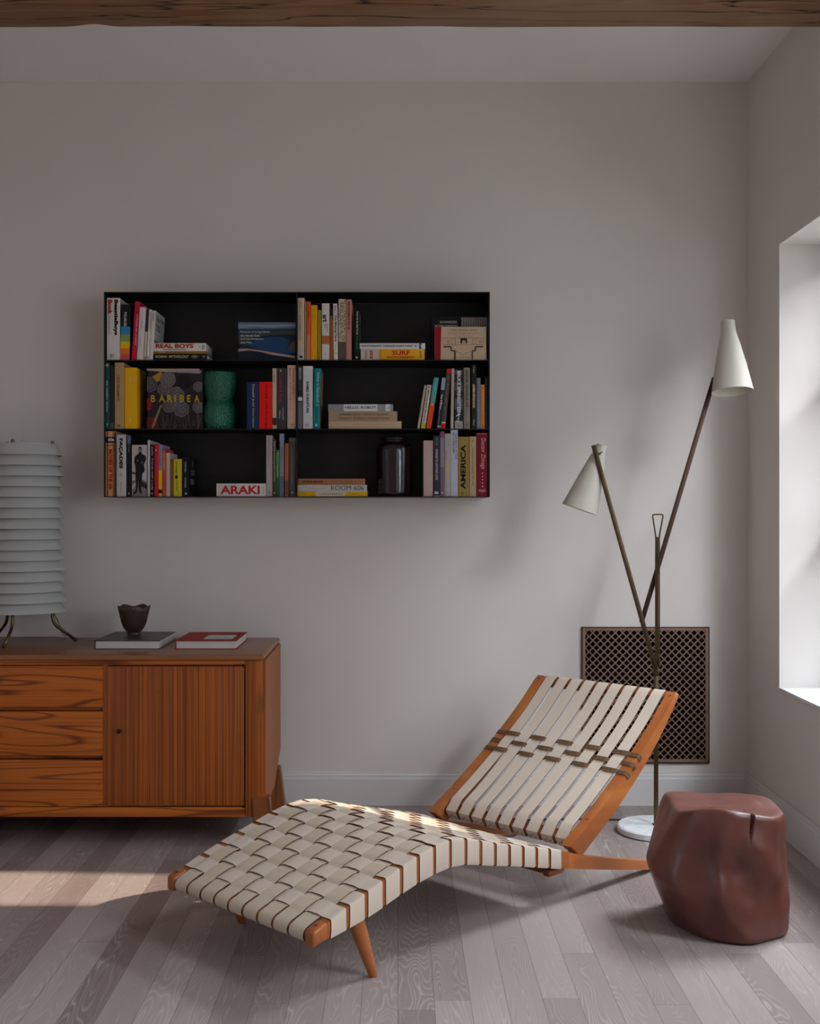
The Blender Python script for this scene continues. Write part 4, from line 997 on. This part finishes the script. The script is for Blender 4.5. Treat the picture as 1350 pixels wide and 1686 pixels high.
def blob(cx_, cz_, r, fill, y, edge='#8D8782', n=36, wob=.05):
    pts = [(cx_*w_+r*(1+wob*math.sin(a*7+cx_*9))*math.cos(a), cz_*h+r*(1+wob*math.sin(a*7+cx_*9))*math.sin(a)) for a in [2*PI*i/n for i in range(n)]]
    pts = [(min(max(x, .001), w_-.001), min(max(z_, .001), h-.001)) for x, z_ in pts]
    poly(cv, pts, fill, y)
    bm = bmesh.new(); sp = []
    for i in range(60):                                # spiral line of the curl
        a = i/59*PI*3.2; rr = r*.62*(1-i/66); sp.append((cx_*w_+r*.22+rr*math.cos(a+1), y-.0004, cz_*h-r*.0+rr*math.sin(a+1)))
    sp = [p for p in sp if .001 < p[0] < w_-.001 and .001 < p[2] < h-.001]
    if len(sp) > 3: tube(bm, sp, .0007, 5)
    ol = [(p[0], y-.0003, p[1]) for p in pts]; tube(bm, ol+[ol[0]], .0006, 5)
    new_obj('curl_line', bm, hexmat(edge), cv, True)
blob(.68, .78, .029, '#1E191C', -.0010, '#3A3336', wob=.02)
blob(.05, .74, .030, '#4A4448', -.0014); blob(.38, .82, .031, '#6A6264', -.0016, '#A09A96'); blob(.93, .70, .020, '#565058', -.0013)
blob(.30, .66, .024, '#5A5254', -.0018); blob(.52, .55, .036, '#5C5658', -.0020, '#A09A96'); blob(.40, .38, .026, '#544C50', -.0023); blob(.62, .33, .031, '#565054', -.0025, '#A09A96')
blob(.93, .36, .022, '#5A5456', -.0024, '#A09A96'); blob(.58, .14, .017, '#2E2627', -.0012, '#4E4446')
for s_, xa, xb in zip('BARIBEA', (.075, .22, .37, .50, .60, .73, .86), (.15, .33, .46, .525, .67, .79, .95)):
    fl_text(cv, s_, xa*w_, xb*w_, .505*h, .115*h, '#C9A31C', -.0034, .02)
# green hourglass vase
def vase_g():
    Y = YSH+.10; x = PX(360.8, Y); k = Y/F; hgt = PZ(605, Y)-SHZ[1]-.0
    e = empty('vase', (x, Y, SHZ[1])); tag(e, 'green glazed hourglass vase with textured skin on the middle shelf', 'vase')
    H_ = min(hgt, .236); rr = 27.5*k
    pr = [(.0001, .001), (rr*.82, 0), (rr*.90, .006), (rr*.98, H_*.18), (rr, H_*.28), (rr*.95, H_*.40), (rr*.83, H_*.485), (rr*.79, H_*.515), (rr*.83, H_*.55), (rr*.94, H_*.66), (rr, H_*.80), (rr*1.0, H_*.92), (rr*.98, H_), (rr*.93, H_), (rr*.92, H_*.9), (rr*.88, H_*.75), (.0001, H_*.70)]
    bm = bmesh.new(); pts = []
    for a, b in zip(pr, pr[1:]):
        for q in range(5): f_ = q/5; pts.append((a[0]+(b[0]-a[0])*f_, a[1]+(b[1]-a[1])*f_))
    pts.append(pr[-1]); lathe(bm, pts, 80); bmesh.ops.recalc_face_normals(bm, faces=bm.faces)
    t = NT('green_glaze'); v = t.coord((1, 1, .8)); vo = t.n('ShaderNodeTexVoronoi'); t.l(v, vo.inputs[0]); vo.inputs['Scale'].default_value = 150
    n = t.noise(v, 8, 3); t.base(t.mix(n, L(.004, .065, .036), L(.010, .16, .09))); t.bump(vo.outputs['Distance'], .8, .004); m = t.fin(.3)
    new_obj('body', bm, m, e, True)
vase_g()
upright(1, 406.5, 426, 628.5, '#1A2C5C', 'navy blue book with lime yellow lettering on the middle left shelf', [('Donald Judd Interviews', .05, .97, .53, .22, '#B4BE28', False, .015)], group=G3)
upright(1, 427, 447.8, 628.5, '#E81608', 'vivid red book with dark red lettering beside the navy book', [('Donald Judd Writings', .06, .97, .55, .22, '#6A0E0A', False, .015)], group=G3)
upright(1, 448.6, 455.2, 606, '#C4AE92', 'narrow cream book with a brown block at its foot, middle shelf', [('Theaster', .1, .24, .5, .4, '#8A6A52')], [(.06, .18, '#4A2A20')], group=G3)
upright(1, 455.8, 472, 606, '#3B3B3E', 'charcoal book with pink and white lettering on the middle left shelf', [('London & Paris', .12, .56, .4, .28, '#B02A48', False, .02), ('Christopher', .65, .86, .62, .16, '#B9B5B4'), ('Wilson', .69, .83, .3, .16, '#B9B5B4'), ('o', .03, .055, .4, .15, '#E9E5E4', False, .06)], group=G3)
upright(1, 473.2, 487, 601, '#C5A892', 'pale pink beige book with orange lettering left of the centre divider', [('Desmond  Paglieri', .05, .46, .7, .2, '#6A3A2E'), ('Body Language in Art', .28, .70, .38, .22, '#B5502E', False, .01), ('Morris', .05, .17, .3, .2, '#B5502E'), ('O', .92, .96, .55, .3, '#8A3A1E', False, .02)], group=G3)
# --- middle right
upright(1, 490.5, 497.8, 601.5, '#232124', 'narrow black book with grey photograph and white square on its spine', [('BACON', .04, .22, .5, .5, '#B9B5B2')], [(.0, .42, '#6A686A'), (.44, .50, '#C9C5C2'), (.60, .98, '#3C3A3E')], group=G4)
upright(1, 499, 514.8, 602.3, '#C9C6C8', 'light grey book with bold black capitals, middle right shelf', [('EAMES FURNITURE', .25, .75, .47, .27, '#1A181A', False, .03), ('|||', .92, .97, .45, .4, '#7A7678', 'flat')], group=G4, d=.16)
e, cv, w_, h = upright(1, 515.3, 526, 606.3, '#0E7D80', 'teal book with white lettering and an orange brown painted cover', [('What is Painting?', .06, .56, .55, .42, '#B5D0CC', False, .02), ('(', .59, .63, .55, .4, '#B5B04A'), ('Julian Bell', .65, .84, .5, .3, '#0A4A70'), ('O', .92, .96, .5, .3, '#DDE5E0', False, .06)], lean=2.5, group=G4, d=.145)
t = NT('painted_cover'); n = t.noise(t.coord((1, .6, .3)), 60, 4, .6, .8); t.base(t.ramp(n, [(.3, srgb('#2A120E')), (.45, srgb('#8A3018')), (.55, srgb('#C07A30')), (.7, srgb('#A8988A'))])); mpc = t.fin(.5)
boxo('cover_print', w_, w_+.0005, .004, .142, .002, h-.015, mpc, cv)
z = SHZ[1]; GL = 'books lying on the middle right shelf'
_, h = flat(1, 541, 661, 693.2, 705.6, '#BBA386', 'plain beige book at the bottom of the stack on the middle shelf', zstack=z, group=GL, d=.2); z += h+.0003
_, h = flat(1, 541, 654, 676.7, 693, '#A68D72', 'tan book with two lines of brown capitals in the middle of the stack', zstack=z, texts=[('SAMMLUNG CREDIT SUISSE', .16, .87, .68, .2, '#6A543F'), ('CREDIT SUISSE COLLECTION', .14, .89, .27, .2, '#6A543F')], group=GL, d=.19); z += h+.0003
_, h = flat(1, 540.3, 647, 665, 676.5, '#8F8F91', 'grey book with white lettered label on top of the stack', zstack=z, texts=[('HELLO, ROBOT', .26, .74, .5, .42, '#2C2A2C', False, .02), ('.:|', .90, .94, .5, .5, '#2C2A2C')], panels=[(.24, .76, '#D5D3D3'), (.885, .955, '#D5D3D3')], group=GL, d=.18)
upright(1, 687, 690.6, 634, '#A8A08A', 'slim sage grey book leaning right, leftmost of the leaning books', panels=[(0, .25, '#B5A898')], lean=11.5, group=G4, d=.13)
upright(1, 692.8, 700, 634, '#C9BCA8', 'slim cream book with a yellow green foot leaning right', [('Mercat dels Encants', .12, .85, .5, .3, '#5A4A40'), ('x', .03, .07, .5, .4, '#3A2A20', False, .04)], [(0, .12, '#B5B52A')], lean=10.5, group=G4, d=.13)
upright(1, 701.5, 709.5, 622, '#4E9A98', 'leaning book with teal upper spine and orange lower spine', [('London Falling', .08, .45, .5, .28, '#8AC0BC'), ('o', .52, .55, .5, .3, '#F0E5E0', False, .06)], [(0, .49, '#DE4A12')], lean=13, group=G4, d=.14)
upright(1, 719, 725.5, 622, '#1B1A20', 'leaning black book with a pale blue head and white lettering', [('The O\'Brien', .32, .62, .45, .55, '#DAD6D6', False, .02), ('Book of Stories', .63, .92, .3, .3, '#9AA6B4')], [(.76, 1, '#97A2BC'), (.02, .06, '#8AA0A0')], lean=8.5, group=G4, d=.14)
upright(1, 726, 732.8, 607.5, '#4A453C', 'leaning dark mottled book with bright red head and foot', [('a i r e s', .1, .7, .5, .3, '#7A7264')], [(.92, 1, '#D8101C'), (.0, .085, '#D8101C'), (.085, .11, '#C9BCA8')], lean=10, group=G4, d=.15)
upright(1, 741.8, 746.4, 606.5, '#B8A898', 'narrow cream upright book left of the grey photographic spine', [('Walker Percy', .3, .8, .5, .3, '#8A7A6A')], group=G4, lean=1.5)
upright(1, 748.5, 762, 608.8, '#57565A', 'grey photographic spine with tall white capitals, middle right shelf', [('BRUCE SPRINGSTEEN', .02, .76, .52, .42, '#D8D4D4', False, .03), ('[+J', .77, .88, .4, .4, '#D8D4D4'), ('o', .93, .95, .5, .15, '#1A1818')], [(0, .13, '#9A9694'), (.13, .33, '#232226'), (.52, .64, '#2E2D32'), (.78, .92, '#323036')], group=G4)
upright(1, 763.5, 773.8, 605, '#85796F', 'taupe book with dark lettering left of the tall black book', [('SIENA SINGULAR', .04, .66, .5, .4, '#4E443E', False, .02), ('R', .92, .96, .5, .3, '#4E443E')], group=G4)
upright(1, 776.3, 783.8, 600.3, '#1E1F21', 'tallest black book on the middle right shelf with pale capitals', [('ALFRED HITCHCOCK', .30, .68, .5, .5, '#CDB98C', False, .06), ('Truffaut', .03, .13, .5, .3, '#B9B09A'), ('Faber', .86, .95, .5, .3, '#CDB98C')], group=G4)
upright(1, 784.8, 791, 622, '#6F7788', 'grey blue book between the tall black and orange books', [('Jones', .4, .9, .5, .3, '#9AA2B0')], group=G4)
upright(1, 791.6, 797.8, 633, '#DD8A2A', 'short orange book near the right end of the middle shelf', [('o', .05, .10, .5, .5, '#9A4A10'), ('o', .92, .96, .5, .5, '#9A4A10'), ('LETTERS', .15, .9, .5, .2, '#B56A20')], group=G4)
upright(1, 798.6, 803.2, 622, '#2A2C31', 'dark slate book at the right end of the middle shelf', [('Mann', .05, .9, .5, .2, '#4A4C50')], group=G4)
# --- bottom left
e, cv, w_, h = upright(2, 174, 190.5, 710, '#C49466', 'tan book with slanted red capitals at left end of bottom shelf', [('MOVIES OF THE 60s', .28, .90, .50, .40, '#B01810', False, .06), ('60s', .105, .155, .55, .60, '#D8D4CC', 'flat', .03)], [(.82, .91, '#17120F'), (.775, .785, '#5A3A20')], group=G5, d=.19)
panel(cv, w_*.15, w_*.24, 0, h, '#6A2A16', -.0014); panel(cv, w_*.72, w_*.79, 0, h, '#6A2A16', -.0014); panel(cv, w_*.86, w_-.0003, 0, h*.99, '#3A2416', -.0015)
upright(2, 192.3, 207.6, 716, '#BDB9B7', 'light grey book with large black capitals, second on the bottom shelf', [('FAÇADES', .06, .55, .43, .44, '#0E0C0C', False, .05), ('A', .62, .68, .5, .4, '#8F8A98', 'flat'), ('BUILDINGS', .76, .94, .45, .14, '#8F8A88')], panels=[], group=G5, d=.18)
upright(2, 209.3, 215.8, 716.5, '#141317', 'thin black book left of the portrait spine, bottom left shelf', [('Mandela', .05, .28, .5, .25, '#8F8A88'), ('A', .93, .97, .5, .4, '#C9C5C2', 'flat', .04)], panels=[(.86, .995, '#4A5A80')], group=G5, d=.18)
# portrait book: wide spine with a standing figure in black
e, cv, w_, h = upright(2, 217.2, 241.8, 732.8, '#B5ADA8', 'thick book with a standing man in black turtleneck on its spine', group=G5, d=.17)
P_ = lambda q: [(x*w_, z*h) for x, z in q]
poly(cv, P_([(0, 0), (1, 0), (1, .28), (.6, .34), (.0, .30)]), '#7A746F', -.0014); poly(cv, P_([(.6, .20), (1, .14), (1, .24), (.65, .30)]), '#2E2B2A', -.0016); poly(cv, P_([(0, .44), (.3, .42), (.3, .46), (0, .48)]), '#4A4644', -.0016)
poly(cv, P_([(.02, .12), (.25, .22), (.25, .27), (.02, .2)]), '#B9B3AD', -.0017)
fig = P_([(.08, .03), (.30, .06), (.36, .10), (.44, .35), (.46, .12), (.60, .05), (.66, .07), (.62, .15), (.70, .44), (.84, .48), (.86, .52), (.80, .62), (.93, .70), (.95, .75), (.90, .79), (.66, .83), (.64, .87), (.47, .87), (.45, .83), (.25, .79), (.18, .74), (.16, .66), (.22, .62), (.26, .50), (.24, .40), (.28, .20), (.26, .12), (.10, .07)])
poly(cv, fig, '#1B191A', -.0019, 'printed_figure')
poly(cv, P_([(.46, .86), (.64, .86), (.66, .91), (.62, .945), (.48, .945), (.44, .90)]), '#7E756E', -.0021, 'printed_figure'); poly(cv, P_([(.43, .91), (.46, .93), (.62, .935), (.68, .90), (.68, .93), (.62, .96), (.50, .965), (.43, .94)]), '#1B191A', -.0023, 'printed_figure')
poly(cv, P_([(.36, .68), (.42, .69), (.42, .71), (.36, .71)]), '#A59C95', -.0022, 'printed_figure'); poly(cv, P_([(.64, .645), (.72, .65), (.72, .67), (.64, .665)]), '#A59C95', -.0022, 'printed_figure')
upright(2, 243, 246.8, 725, '#B9B4B2', 'thin pale grey book right of the portrait spine, bottom shelf', group=G5, d=.19)
upright(2, 247, 254, 732, '#17161A', 'black book with white cursive style lettering, bottom left shelf', [('Stella  Travels with a Lady', .05, .88, .52, .45, '#BDB9B8', False, .01), ('o', .93, .96, .5, .4, '#BDB9B8', False, .05)], group=G5, d=.17)
upright(2, 254.8, 260.8, 731.5, '#D0141A', 'bright red narrow book on the bottom left shelf', [('1', .10, .13, .4, .25, '#F0C0B0', 'flat')], group=G5, d=.165)
upright(2, 261.3, 266.8, 732, '#8C90AC', 'book with lilac upper spine and yellow lower spine, bottom shelf', [('Siddhartha Stories', .04, .40, .5, .35, '#5A5E80'), ('K', .90, .94, .5, .5, '#2A2620', 'flat', .05)], [(0, .50, '#E0B60C'), (.06, .13, '#3A3018')], group=G5, d=.165)
upright(2, 267.5, 273, 739, '#C24238', 'coral red narrow book with orange upper spine', [('Dune Songs', .05, .4, .5, .3, '#E8A080')], [(.55, .92, '#C8642E'), (.92, 1, '#A83A50')], group=G5, d=.16)
upright(2, 273.8, 279.8, 746, '#C4B0A2', 'pale beige book with its cream cover visible, bottom left shelf', [('Lispector', .1, .9, .5, .2, '#A08E80')], group=G5, d=.16)
upright(2, 280.4, 285.3, 756, '#7A5224', 'thin brown book left of the lemon yellow book', group=G5, d=.15)
upright(2, 286, 299.3, 756, '#C2B01C', 'lemon yellow book with black lettering and a round black emblem', [('Voyage', .07, .40, .35, .28, '#1F1A0C', False, .01), ('to the dark', .56, .86, .4, .16, '#6E6010')], group=G5, d=.155)
cvs = [o for o in bpy.data.objects if o.name.startswith('cover') and o.parent]
e = cvs[-1]
for c_ in cvs:
    pass
last_yellow = bpy.data.objects[-1] if False else None
def disc(par, cx_, cz_, r, hexc, y=-.0022):
    poly(par, [(cx_+r*.8*math.cos(2*PI*i/20), cz_+r*1.1*math.sin(2*PI*i/20)) for i in range(20)], hexc, y, 'emblem')
# the emblem sits on the lemon book's cover
for o in list(bpy.data.objects):
    if o.get('label', '').startswith('lemon yellow'):
        cvx = [c_ for c_ in bpy.data.objects if c_.parent == o and c_.name.startswith('cover')][0]; disc(cvx, .0115, .078, .0068, '#15120A')
e, cv, w_, h = upright(2, 301, 310.5, 753, '#141417', 'black book showing its cover with thin white spaced capitals', [('STEPHEN', .12, .38, .45, .3, '#A09C9C', False, .02), ('HAWKS', .52, .78, .45, .3, '#A09C9C', False, .02), ('J', .91, .95, .5, .4, '#D8D4D4', 'flat', .08)], group=G5, d=.2)
for s_, zf, y0_, y1_ in (('A', .86, .075, .105), ('CO', .62, .055, .135), ('RN', .38, .05, .115)):
    lettering(cv, s_, Matrix.Translation((w_+.0004, (y0_+y1_)/2, h*zf)) @ Matrix.Rotation(PI/2, 4, 'Z') @ Matrix.Rotation(PI/2, 4, 'X'), y1_-y0_, h*.14, '#A8A4A4', .0)
lettering(cv, 'YOKO ONO', Matrix.Translation((w_+.0004, .09, h*.13)) @ Matrix.Rotation(PI/2, 4, 'Z') @ Matrix.Rotation(PI/2, 4, 'X'), .09, .008, '#4A484A', .0)
flat(2, 356.3, 437.5, 796.3, 817.5, '#D0CAC6', 'white book with big red capitals lying on the bottom left shelf', zstack=SHZ[2], texts=[('ARAKI', .08, .88, .5, .66, '#B51C24', False, .03), ('TASCHEN', .945, .965, .5, .7, '#8A8482', True)], d=.2)
upright(2, 438.3, 448.6, 717, '#A89E9E', 'light mauve grey book next to the lying white and red book', [('Emily Mason', .07, .48, .45, .18, '#8A8080'), ('o', .92, .95, .5, .3, '#7A6E6E')], group=G5, set_=.016)
upright(2, 449.2, 454.3, 724, '#4A342E', 'thin dark brown book with pale lettering, bottom shelf near the divider', [('ELMORE LEONARD MCCONNELL', .03, .75, .5, .4, '#B5A8A2', False, .02), ('v', .93, .96, .5, .5, '#D0C8C4', 'flat', .05)], group=G5)
upright(2, 454.8, 459.8, 741, '#145A38', 'short green book with yellow lettering on the bottom shelf', [('Bruce Nauman', .05, .60, .5, .55, '#9AB81C', False, .02)], panels=[(.42, .99, '#1E7A3A')], group=G5)
upright(2, 460.4, 467.2, 714, '#7E8AA0', 'tall pale blue book with faded rose lettering, bottom left shelf', [('THE FOUNTAINS', .20, .66, .5, .5, '#8A5A6A')], panels=[(.0, .32, '#5A6676')], group=G5)
upright(2, 469, 474.8, 730, '#B05A3C', 'terracotta book left of the dark grey one by the divider', panels=[(.02, .3, '#7A3A2A')], group=G5)
upright(2, 475.8, 486.6, 721, '#4A4745', 'dark grey book with pale fine lettering right against the divider', [('THE COMPLETE PHOTOGRAPHS', .18, .80, .42, .12, '#A09A96'), ('o', .92, .95, .5, .25, '#A8B0A0', False, .06)], panels=[(.93, .99, '#5A5654')], group=G5)
# --- bottom right
z = SHZ[2]; GM = 'books lying on the bottom right shelf'
_, h = flat(2, 489.8, 605, 809.6, 817.5, '#D2A618', 'yellow book with a cream lettered band at the bottom of the bottom stack', zstack=z, texts=[('La sostra di la disperazione', .31, .65, .5, .4, '#3A3424', False, .01), ('Adelphi', .06, .13, .5, .3, '#9A7A14'), ('R. Magritte', .74, .88, .5, .3, '#9A7A14')], panels=[(.26, .68, '#C9C0A4')], group=GM, d=.19); z += h+.0003
_, h = flat(2, 489.4, 604, 798.5, 809.4, '#BDB7B4', 'pale grey book with thin dark lettering in the bottom right stack', zstack=z, texts=[('ROOM 606', .485, .955, .55, .72, '#3C3A3A', False, -.005), ('Joseph Kosuth', .16, .4, .45, .2, '#A09A98')], group=GM, d=.19); z += h+.0003
_, h = flat(2, 490.4, 601, 788, 798.2, '#9A6444', 'brown book with black capitals on top of the bottom right stack', zstack=z, texts=[('DORA MAAR', .07, .38, .5, .34, '#3A2218', False, .03), ('PRESTEL', .70, .82, .5, .2, '#6E4630'), ('Y', .92, .94, .5, .3, '#3A2218')], group=GM, d=.18)
# dark glazed jar
def jar():
    Y = YSH+.095; k = Y/F; e = empty('jar', (PX(648.5, Y), Y, SHZ[2])); tag(e, 'dark purple brown glazed jar with rounded shoulders on the bottom shelf', 'jar')
    H_ = (817.5-719)*(YSH+.01)/F; H_ = min(PZ(720, Y)-SHZ[2], .242); r = 29*k
    pr = [(.0001, .001), (r*.90, 0), (r*.94, .004), (r*.97, H_*.3), (r, H_*.6), (r, H_*.80), (r*.95, H_*.86), (r*.82, H_*.905), (r*.72, H_*.92), (r*.70, H_*.945), (r*.77, H_*.965), (r*.78, H_*.985), (r*.74, H_), (r*.68, H_*.99), (r*.64, H_*.95), (r*.7, H_*.88), (.0001, H_*.7)]
    bm = bmesh.new(); pts = []
    for a, b in zip(pr, pr[1:]):
        for q in range(4): f_ = q/4; pts.append((a[0]+(b[0]-a[0])*f_, a[1]+(b[1]-a[1])*f_))
    pts.append(pr[-1]); lathe(bm, pts, 72); bmesh.ops.recalc_face_normals(bm, faces=bm.faces)
    t = NT('aubergine_glaze'); n = t.noise(t.coord((1, 1, .35)), 60, 4, .6); n2 = t.noise(t.coord(), 7, 2)
    t.base(t.mix(n2, L(.008, .003, .0045), L(.018, .006, .009))); t.bump(n, .25, .002); m = t.fin(.14)
    new_obj('body', bm, m, e, True)
jar()
upright(2, 697.3, 713, 725.5, '#B9A09A', 'blank dusty pink book beside the dark jar', group=G6, set_=.016)
upright(2, 713.8, 724.2, 717.5, '#33303A', 'dark slate book with pale block lettering, bottom right shelf', [('HOMAGE TO ANTONIO LOOS', .22, .73, .5, .4, '#A8A6AC', False, .04), ('ELLIS', .04, .16, .5, .2, '#8A8890'), ('E', .92, .96, .45, .6, '#C9C7CC', 'flat', .08)], panels=[(0, .012, '#B09878')], group=G6)
upright(2, 724.8, 731.7, 710.5, '#6E6470', 'thin mauve grey book with a small red patch at its head', [('o', .93, .96, .5, .4, '#C0BCC2', False, .05)], panels=[(.93, .99, '#8A4A5E'), (.45, .9, '#857C88')], group=G6)
upright(2, 732.3, 741.5, 714.2, '#ABA59C', 'stone grey book with small dark lettering, bottom right shelf', [('Robert Motherwell', .28, .54, .3, .13, '#5A554F'), ('Charles', .09, .22, .55, .15, '#7A756F')], panels=[(.35, .6, '#B5A488')], group=G6)
upright(2, 742, 753.7, 707.3, '#B5B8CA', 'tall pale lilac white book with black lettering at its head', [('LE CORBUSIER', .05, .36, .42, .22, '#2E2E36', False, .01), ('GEORGES DE LA TOUR', .05, .45, .75, .22, '#2E2E36', False, .01)], group=G6)
upright(2, 754.6, 772.4, 719.5, '#9E8240', 'khaki book with large black upward-reading capitals', [('AMERICA', .13, .88, .44, .48, '#17130C', True, .035), ('Michael Almereyda', .12, .85, .85, .12, '#6E5A28', True), ('V.', .93, .97, .4, .3, '#3A3018', 'flat')], group=G6)
upright(2, 773.2, 783.8, 719, '#B59D78', 'sand coloured book with small black lettering, second from the right end', [('Architectural Photographs 1925-1975', .19, .82, .48, .2, '#3A2E22', False, .01), ('o', .05, .09, .5, .3, '#8A7452')], group=G6)
e, cv, w_, h = upright(2, 784.6, 803, 713, '#7E1226', 'crimson book with ornate pale lettering at the right end of bottom shelf', [('Doctor Zhivago', .09, .57, .55, .50, '#D5A9A0', False, .0), ('FOLIO', .89, .93, .5, .55, '#D5A9A0', 'flat', .02)], group=G6)
for k in range(5): poly(cv, [(w_*.52, h*(.365-k*.052)+.0035), (w_*.52+.003, h*(.365-k*.052)), (w_*.52, h*(.365-k*.052)-.0035), (w_*.52-.003, h*(.365-k*.052))], '#D5A9A0', -.0022, 'ornament')
poly(cv, [(.0005, h*.99), (w_-.0005, h*.99), (w_-.0005, h*.983), (.0005, h*.983)], '#C06A70', -.0018, 'ornament')

# ================================================================== ON THE SIDEBOARD
def lying(x0, x1, y0, y1, th, cov, label, edge):
    e = empty('book', (x0, y0, ZT)); tag(e, label, 'book', 'large books lying on the sideboard'); w_, d = x1-x0, y1-y0
    bm = bmesh.new(); bx(bm, 0, w_, 0, d, 0, .003, .0005, 1); bx(bm, 0, w_, 0, d, th-.003, th, .0005, 1); bx(bm, 0, .003, 0, d, 0, th, .0008, 2)
    cv = new_obj('cover', bm, edge, e, 'auto'); boxo('pages', .004, w_-.004, .004, d-.004, .003, th-.003, m_paper, e); return e, cv, w_, d
t = NT('misty_landscape_print'); n = t.noise(t.coord((1, 1, 1)), 16, 5, .65, .5); t.base(t.ramp(n, [(.3, L(.02, .02, .010)), (.5, L(.055, .05, .035)), (.62, L(.10, .085, .035)), (.75, L(.13, .13, .12))])); m_misty = t.fin(.4, 0, .35)
e, cv, w_, d = lying(PX(155.5, 4.455), PX(263, 4.455), 4.455, 4.775, .034, None, 'large book with dim landscape cover lying under the brown cup', plain('olive_cover', L(.07, .06, .035), .4))
boxo('cover_print', .004, w_-.0005, .0005, d-.0005, .034, .0345, m_misty, cv)
e, cv, w_, d = lying(PX(288.5, 4.455), PX(389.5, 4.455), 4.455, 4.765, .034, None, 'red-covered book with a pale picture label lying on the sideboard', plain('vermilion_cover', L(.36, .020, .008), .6, spec=.2))
t = NT('pale_picture'); n = t.noise(t.coord(), 30, 4); t.base(t.ramp(n, [(.35, L(.42, .42, .40)), (.6, L(.62, .62, .60))])); m_pic = t.fin(.4)
boxo('cover_picture', w_*.42, w_*.90, d*.15, d*.62, .034, .0345, m_pic, cv)
def cup():
    Y = 4.64; k = Y/F; e = empty('cup', (PX(220.5, Y), Y, ZT+.0347)); tag(e, 'dark brown ribbed cup with a wavy rim standing on the left book', 'cup')
    H_ = .118; rt = 26*k; prof = [(.0001, .002), (.023, 0), (.026, .002), (.027, .006), (.024, .010), (.030, .016), (.040, .030), (.048, .048), (.054, .075), (.0595, .100), (rt, H_)]
    inn = [(r-.004, z_) for r, z_ in reversed(prof[6:])]+[(.02, .014), (.0001, .012)]
    full = prof+[(rt-.001, H_+.001)]+inn
    def fn(r, z_, a, i):
        f_ = max(0, (z_-.04)/(H_-.04)); r2 = r*(1+.035*f_*f_*math.cos(5*a+.3))
        r2 += .0007*math.cos(40*a)*(1 if r > .03 else 0); return r2, z_+.0042*f_**3*math.cos(5*a+.3)-.003*f_**3
    bm = bmesh.new(); lathe(bm, full, 160, fn=fn); bmesh.ops.recalc_face_normals(bm, faces=bm.faces)
    t = NT('brown_stoneware'); n = t.noise(t.coord((1, 1, .3)), 220, 4, .7); n2 = t.noise(t.coord(), 30, 3)
    t.base(t.mix(t.math('MULTIPLY', n, 1), L(.022, .012, .009), L(.075, .040, .028))); t.bump(n, .5, .0015); m = t.fin(.42)
    new_obj('body', bm, m, e, True)
cup()
bpy.context.view_layer.update()
